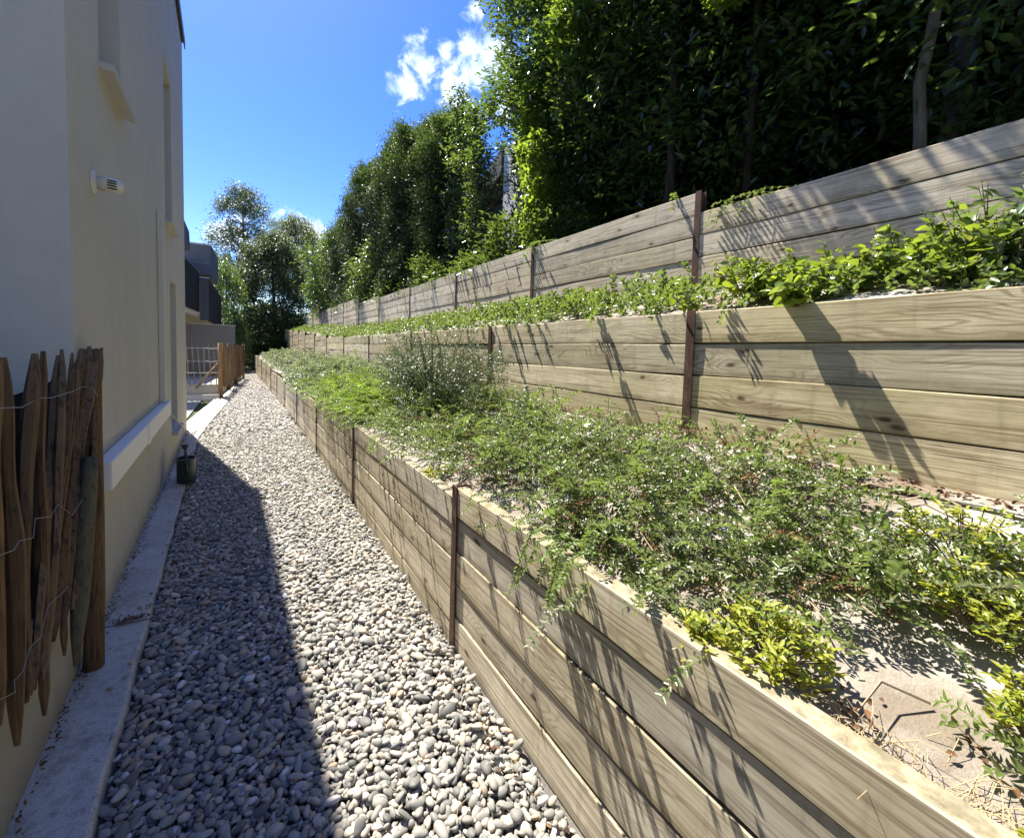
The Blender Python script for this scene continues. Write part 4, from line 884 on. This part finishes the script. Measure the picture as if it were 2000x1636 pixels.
# trailing shoots hanging over the front wall
def trail(pts, seed, m, ll=.02, lw=.010, name='shoot', step=.012):
    g = np.random.default_rng(seed); pts = np.array(pts, float); t = np.linspace(0, 1, len(pts)); L = np.linalg.norm(np.diff(pts, axis=0), axis=1).sum(); n = max(4, int(L/step))
    q = np.linspace(0.02, 1, n); P = np.stack([np.interp(q, t, pts[:, k]) for k in range(3)], 1); T = np.gradient(P, axis=0); T = unit(T)
    up = np.array([0, 0, 1.0]); side = unit(np.cross(T, up)+1e-6); mb = MB(); mb.tube(pts.tolist(), [.002]*(len(pts)-1)+[.0008], 4, cap=False)
    Pa = np.concatenate([P, P]); D = np.concatenate([T*.5+side, T*.5-side])+g.normal(0, .2, (2*n, 3)); U = np.tile(up, (2*n, 1))+g.normal(0, .35, (2*n, 3))
    v, F = leaves(Pa, D, U, ll*g.uniform(.7, 1.2, 2*n), lw*g.uniform(.8, 1.2, 2*n), fold=.2)
    V = np.concatenate([np.array(mb.V), v]); return V, mb.F, F
def join_trails(name, specs, m, label, cat='shoots', **k):
    Vs = []; Fs = []; MI = []; o = 0
    for s in specs:
        V, fs, F = trail(*s[:2], m, **(s[2] if len(s) > 2 else k)); Vs.append(V); Fs += [tuple(i+o for i in f) for f in fs]; MI += [1]*len(fs)
        Fs += [tuple(r) for r in (F+len(V)-F.max()-1+o).tolist()]; MI += [0]*len(F); o += len(V)
    return tag(put(name, np_mesh(name, np.concatenate(Vs), Fs, [m, M['stem']], MI)), label, cat, kind='stuff')
q = random.Random(3); sp = []
for i in range(26):
    y = q.choice([q.uniform(1.0, 1.35), q.uniform(1.45, 1.9), q.uniform(2.4, 4.2), q.uniform(4.4, 6.6), q.uniform(4.8, 6.6)]); xw = xfront(y); zt = .85 if y < 2.06 else .80; r = q.uniform(.4, 1.15)
    hang = q.uniform(-.12, .05)*r; dy = q.uniform(-.16, .1)
    sp.append(([(xw+.16, y-dy*.8, zt+.02), (xw+.07, y-dy*.3, zt+.055), (xw-.015, y, zt+.045), (xw-.055*r, y+dy*.3, zt+.0+hang*.3), (xw-.11*r, y+dy*.7, zt-.05*r+hang)], 500+i))
join_trails('trailing_shoots', sp, M['leaf_bright'], 'leafy shoots trailing over the top of the low front wall')
q = random.Random(9); sp = []
for i in range(44):       # taller thin shoots standing in the bed
    y = q.uniform(.9, 8); x = q.uniform(1.3, 2.18); z = zbed(x, y)+.05; h = q.uniform(.08, .18); a = q.uniform(0, 6)
    sp.append(([(x, y, z), (x+.02*cos(a), y+.03*sin(a), z+h*.5), (x+.05*cos(a), y+.09*sin(a), z+h*.9), (x+.10*cos(a), y+.16*sin(a), z+h)], 700+i, dict(ll=.018, lw=.009, step=.014)))
join_trails('standing_shoots', sp, M['leaf_cover'], 'thin leafy shoots standing above the bed in front of the middle wall')

# loose dark bush in the middle of the bed
def wiry_bush(loc, rx, ry, h, seed, label):
    o = empty('wiry_bush', loc, label=label, cat='shrub'); g = random.Random(seed); mb = MB(); Ps = []; Ds = []
    for i in range(300):
        a = g.uniform(0, 2*pi); rr = g.uniform(.2, 1)**.6; hh = h*g.uniform(.25, 1.0)*(1.12-.55*rr)
        e = Vector((cos(a)*rx*rr, sin(a)*ry*rr, hh)); s = Vector((cos(a)*.1, sin(a)*.25*ry, 0)); m1 = s*.5+e*.5+Vector((0, 0, .12*h)); tip = e+Vector((cos(a)*.06, sin(a)*.1, -.02+g.uniform(-.03, .1)))
        pts = [s, m1, e, tip]; mb.tube([tuple(p) for p in pts], [.004, .003, .002, .001], 3, cap=False)
        for k in range(60):
            t = g.uniform(.25, 1)*3; j = min(2, int(t)); p = pts[j].lerp(pts[j+1], t-j); p = p+Vector((g.gauss(0, .018), g.gauss(0, .018), g.gauss(0, .018)))
            Ps.append(p); Ds.append((g.gauss(0, 1), g.gauss(0, 1), g.gauss(.2, .7)))
    mb.build('stems', M['stem'], o); gg = np.random.default_rng(seed); n = len(Ps)
    v, F = leaves(np.array(Ps), np.array(Ds), gg.normal(0, .6, (n, 3))+np.array([0, 0, 1]), .022*gg.uniform(.7, 1.3, n), .011, six=False); put('foliage', np_mesh('foliage', v, F, M['leaf_bush']), o); return o
wiry_bush((1.72, 4.35, 1.0), .50, 1.25, 1.0, 5, 'loose wiry grey-green bush leaning on the middle wall between two posts')

# golden-leaved clumps
def gold(loc, r, h, n, seed, label):
    g = np.random.default_rng(seed); o = empty('golden_shrub', loc, label=label, cat='shrub'); mb = MB(); P = []; D = []
    for i in range(n):
        a = g.uniform(0, 2*pi); rr = r*math.sqrt(g.uniform(0, 1)); c = np.array([rr*cos(a), rr*sin(a), h*g.uniform(.35, 1)*(1.1-.5*rr/r)]); mb.tube([(c[0]*.3, c[1]*.3, 0), (c[0]*.7, c[1]*.7, c[2]*.6), tuple(c)], .0018, 3, cap=False)
        for k in range(9): P.append(c+g.normal(0, .006, 3)-np.array([0, 0, .004*k])); b = g.uniform(0, 2*pi); D.append((cos(b), sin(b), g.uniform(.1, .9)))
    P = np.array(P); D = np.array(D); m = len(P); v, F = leaves(P, D, np.tile([0, 0, 1.], (m, 1))+g.normal(0, .3, (m, 3)), .026*g.uniform(.7, 1.3, m), .011, fold=.15)
    mb.build('stems', M['stem'], o); put('foliage', np_mesh('foliage', v, F, M['leaf_gold']), o)
def gz(x, y, k=.05): return (x, y, zbed(x, y)+k)
gold(gz(1.12, .52, .06), .13, .14, 62, 1, 'golden-leaved clump in the near bed by the bare weed mat')
gold(gz(1.02, .64, .06), .06, .12, 22, 2, 'little golden tuft beside the low front wall, left of the golden clump')
gold(gz(1.55, .22, .03), .15, .20, 46, 3, 'golden clump at the right edge of the bed, nearest the bare weed mat')
gold(gz(1.80, .32, .03), .15, .18, 34, 4, 'sparser golden clump at the right edge below the fabric strip')
gold(gz(1.32, .10, .0), .08, .19, 34, 5, 'golden-green clump at the right edge above the dry grass')
gold(gz(1.03, 2.55, .03), .10, .06, 22, 6, 'yellow tuft by the front wall halfway along the near boards')
gold(gz(1.05, .06, .0), .06, .10, 16, 7, 'yellow-green tuft in the bottom right corner behind the board top')

# leafy climbers on the middle terrace
tv = [src('sprig', sprig(50+i, mleaf=M['leaf_vinca'], n=8, ll=.042, lw=.026, L=.20, arch=.07, flat=.6)) for i in range(6)]
def tcov(x, y): return .02+.065*(.5+.5*sin(y*2.3+x))*(.6+.4*sin(y*5.1))
mat_cover('terrace_ground_cover', [(2.45, 3.0, .2, 1.9, .6), (2.38, 3.25, 1.9, 5.0, .85), (2.38, 3.25, 5.0, 16, .6), (2.34, 3.2, 16, 31, .35), (2.5, 3.25, -.6, 1.0, .6)], 170, tv,
          'leafy green periwinkle mat along the terrace between the two upper walls', zf=zter, hf=tcov, tilt=.5, seed=8, bare=[], smin=.7, smax=1.2)
def one_leaf(L, W, m, lobes=False):
    g = np.array; n = 7; V = []; F = []
    for i in range(n):
        t = i/(n-1); w = W/2*math.sin(pi*min(1, t**.75))**.8 if 0 < t < 1 else 0; zc = -.22*L*t*t
        V += [(t*L, -w, zc+.22*w), (t*L, 0, zc), (t*L, w, zc+.22*w)]
    for i in range(n-1):
        a = i*3; F += [(a, a+3, a+4, a+1), (a+1, a+4, a+5, a+2)]
    return np_mesh('leaf', V, F, m, smooth=True)
lf_g = [one_leaf(.078, .052, M['leaf_vinca_obj']), one_leaf(.058, .036, M['leaf_vinca_obj'])]; lf_p = [one_leaf(.085, .026, M['leaf_pale_obj']), one_leaf(.070, .022, M['leaf_pale_obj'])]
def climber(loc, ry, h, nst, per, meshes, seed, label, lean=(0, 0), rx=.28):
    g = random.Random(seed); o = empty('leafy_climber', loc, label=label, cat='climber'); mb = MB(); tot = 0
    for i in range(nst):
        a = g.uniform(0, 2*pi); hh = h*g.uniform(.35, 1); e = Vector((cos(a)*rx*g.uniform(.2, 1)+lean[0], sin(a)*ry*g.uniform(.2, 1)+lean[1], hh)); s = Vector((e.x*.3, e.y*.35, -.03)); md = (s+e)/2+Vector((g.uniform(-.04, .04), g.uniform(-.04, .04), .1*hh))
        pts = [s, md, e]; mb.tube([tuple(p) for p in pts], [.0035, .0028, .0015], 4, cap=False)
        for k in range(per):
            t = .2+.8*(k+g.random()*.5)/per; p = (s.lerp(md, t*2) if t < .5 else md.lerp(e, t*2-1)); rot = Euler((g.gauss(0, .5), g.gauss(-.1, .45), g.uniform(0, 2*pi)))
            sc = g.uniform(.6, 1.25)*(1.1-.4*t); put('leaf', meshes[(i+k) % len(meshes)], o, p, rot, (sc, sc, sc)); tot += 1
    mb.build('stems', M['stem'], o); return o
climber((2.58, 1.38, 1.95), .34, .30, 28, 10, lf_g, 1, 'climber with yellowing leaves on the terrace right of the middle steel post', rx=.2)
climber((2.72, .98, 1.98), .22, .26, 20, 10, lf_g, 2, 'low bright climber on the terrace between the yellowing one and the bushy one')
climber((2.68, .55, 1.97), .34, .34, 34, 10, lf_g, 3, 'bushy bright green climber at the right edge on the middle wall top', rx=.22)
climber((2.70, .46, 2.0), .30, .44, 28, 12, lf_p, 4, 'pale glossy long-leaved bush at the far right before the topmost wall', rx=.2)
climber((2.42, 1.62, 1.90), .10, .10, 5, 6, lf_g, 5, 'small sprig of yellow leaves hanging over the middle wall beside its post', lean=(-.16, .06), rx=.06)
climber((2.28, 1.03, 1.89), .09, .10, 10, 7, lf_g, 6, 'cluster of broad leaves poking out over the middle wall and shading its boards', lean=(-.085, 0), rx=.05)
climber((2.90, .80, 2.04), .30, .32, 20, 9, lf_g, 7, 'climber against the topmost wall, behind the bushy bright green one')
climber((2.48, 1.14, 1.93), .24, .22, 18, 9, lf_g, 8, 'low leafy tangle along the middle wall top, left of the bushy climber', rx=.12)
q = random.Random(19); sp = []
for i in range(34):
    y = q.uniform(.3, 11); z = 1.89; r = q.uniform(.4, 1.1); dy = q.uniform(-.14, .10)
    if q.random() < .45: sp.append(([(2.40, y-dy, z+.03), (2.28, y, z+.05), (2.235, y+dy*.5, z+.0), (2.23, y+dy, z-.09*r)], 900+i, dict(ll=.032, lw=.02, step=.028)))
    else:
        x = q.uniform(2.5, 3.2); hh = q.uniform(.15, .45); sp.append(([(x, y, z+.05), (x+.02, y+.03, z+hh*.6), (x+.05, y+.09, z+hh)], 900+i, dict(ll=.030, lw=.018, step=.03)))
join_trails('terrace_shoots', sp, M['leaf_vinca'], 'vine shoots standing on the terrace and dangling over the middle wall')
q = random.Random(29); sp = []
for i in range(12):
    y = q.choice([2.2, 2.0, 1.9, 2.6, 4.9, 6.4, 8.5, 9.8])+q.uniform(-.2, .2); z = 2.85 if y < 2.35 else 3.05; dy = q.uniform(-.3, .3)
    sp.append(([(3.45, y-dy, z+.03), (3.34, y, z+.05), (3.29, y+dy*.5, z+.02), (3.28, y+dy, z-.12)], 950+i, dict(ll=.035, lw=.024, step=.035)))
join_trails('wall_top_shoots', sp, M['leaf_vinca'], 'vine shoots creeping over the edge of the topmost wall')

# dry twigs, straw, litter
def sticks(name, specs, m, label, cat):
    mb = MB()
    for pts, r in specs: mb.tube(pts, r, 4)
    return tag(mb.build(name, m), label, cat, kind='stuff')
q = random.Random(33); sp = []
for i in range(240):
    y = q.uniform(.15, 4.5); x = q.uniform(1.28, 2.12); z = zbed(x, y)+vh(x, y)*q.uniform(.5, 1.05); a = q.uniform(0, 2*pi); L = q.uniform(.08, .28)
    sp.append(([(x, y, z), (x+cos(a)*L*.5, y+sin(a)*L*.5, z+.03), (x+cos(a+.4)*L, y+sin(a+.4)*L, z+q.uniform(-.02, .03))], [q.uniform(.002, .005), .003, .0015]))
sticks('dry_twigs', sp, M['twig'], 'bare dry twigs lying in the ground cover', 'twigs')
sp = []
for i in range(420):
    y = q.uniform(-.15, .36); x = xfront(y)+.08+abs(q.gauss(0, .055)); z = zbed(x, y)+.005; a = q.uniform(0, 2*pi); L = q.uniform(.03, .09)
    sp.append(([(x, y, z), (x+cos(a)*L*.5, y+sin(a)*L*.5, z+L*.45), (x+cos(a)*L*1.1, y+sin(a)*L*1.1, z+L*q.uniform(.1, .6))], [.0011, .0009, .0005]))
sticks('dry_grass', sp, M['straw'], 'dry straw-coloured grass growing behind the nearest board top', 'dry grass')
gr = [src('sprig', sprig(80+i, mleaf=M['leaf_bright'], ll=.02, lw=.005, L=.14, n=14, flat=.7)) for i in range(3)]
mat_cover('corner_weeds', [(1.0, 1.35, -.35, .10, 1.0)], 300, gr, 'fresh weeds in the bottom right corner of the bed', seed=12)
# leaf litter against the kerb joint, on the kerb and along the foot of the middle wall
def litter(name, spots, label, seed, size=.022):
    g = np.random.default_rng(seed); P = []
    for x, y, z, rx, ry, n in spots:
        for _ in range(n):
            px, py = x+g.normal(0, rx), y+g.normal(0, ry)
            if z > .5 and px < xfront(py)+.09 or z < .5 and px > xfront(py)-.015: continue
            P.append((px, py, z+g.uniform(0, .008)))
    n = len(P); v, F = leaves(np.array(P), g.normal(0, 1, (n, 3))*np.array([1, 1, .25]), g.normal(0, .4, (n, 3))+np.array([0, 0, 1]), size*g.uniform(.4, 1.3, n), size*.55, fold=.35); tag(put(name, np_mesh(name, v, F, M['litter'])), label, 'leaf litter', kind='stuff')
sp = [(facade_x(3.0)+.14, 3.03, .06, .05, .02, 130), (-.33, 3.02, .0, .04, .05, 24)]
for i in range(22): y = .8+i*.4; sp.append((facade_x(y)+.025, y, .058, .008, .15, 34))
litter('leaf_litter', sp, 'brown leaf litter gathered along the kerb at the house foot', 1, .016)
litter('leaf_litter', [(2.19, y, zbed(2.2, y)+.01, .03, .2, 60) for y in np.arange(-.2, 2.6, .35)]+[(1.2, .3, zbed(1.2, .3)+.01, .2, .2, 60), (.87, 2.3, .02, .03, .3, 14), (.87, 1.3, .02, .03, .3, 8)], 'dry brown leaves at the foot of the middle wall', 2)
litter('path_litter', [(.0+.12*k, 1.2+1.1*k, .03, .35, .5, 9) for k in range(7)]+[(.84, y, .03, .03, .3, 10) for y in np.arange(.9, 6, .5)], 'scattered dry leaves lying on the pebbles', 5, .020)
q = random.Random(61); sp = []
for i in range(70):
    y = 1.2+8*q.random()**1.6; x = q.uniform(xkerb(y)+.05, .85); a = q.uniform(0, 2*pi); L = q.uniform(.03, .12); z = .028
    sp.append(([(x, y, z), (x+cos(a)*L*.5, y+sin(a)*L*.5, z+.006), (x+cos(a+.3)*L, y+sin(a+.3)*L, z)], [.0018, .0015, .0008]))
sticks('path_twigs', sp, M['twig'], 'small dry twigs fallen on the pebbles', 'twigs')
# edge of the weed mat folded up along the middle wall
mb = MB(); mb.tube([(2.13+.012*sin(y*6), y, zbed(2.13, y)+.018+.006*sin(y*9)) for y in np.arange(-.8, .85, .06)], .012, 6, squash=.5)
tag(mb.build('mat_edge', M['weedmat'], smooth=True), 'rolled edge of the weed mat near the foot of the middle wall at the right', 'weed mat')
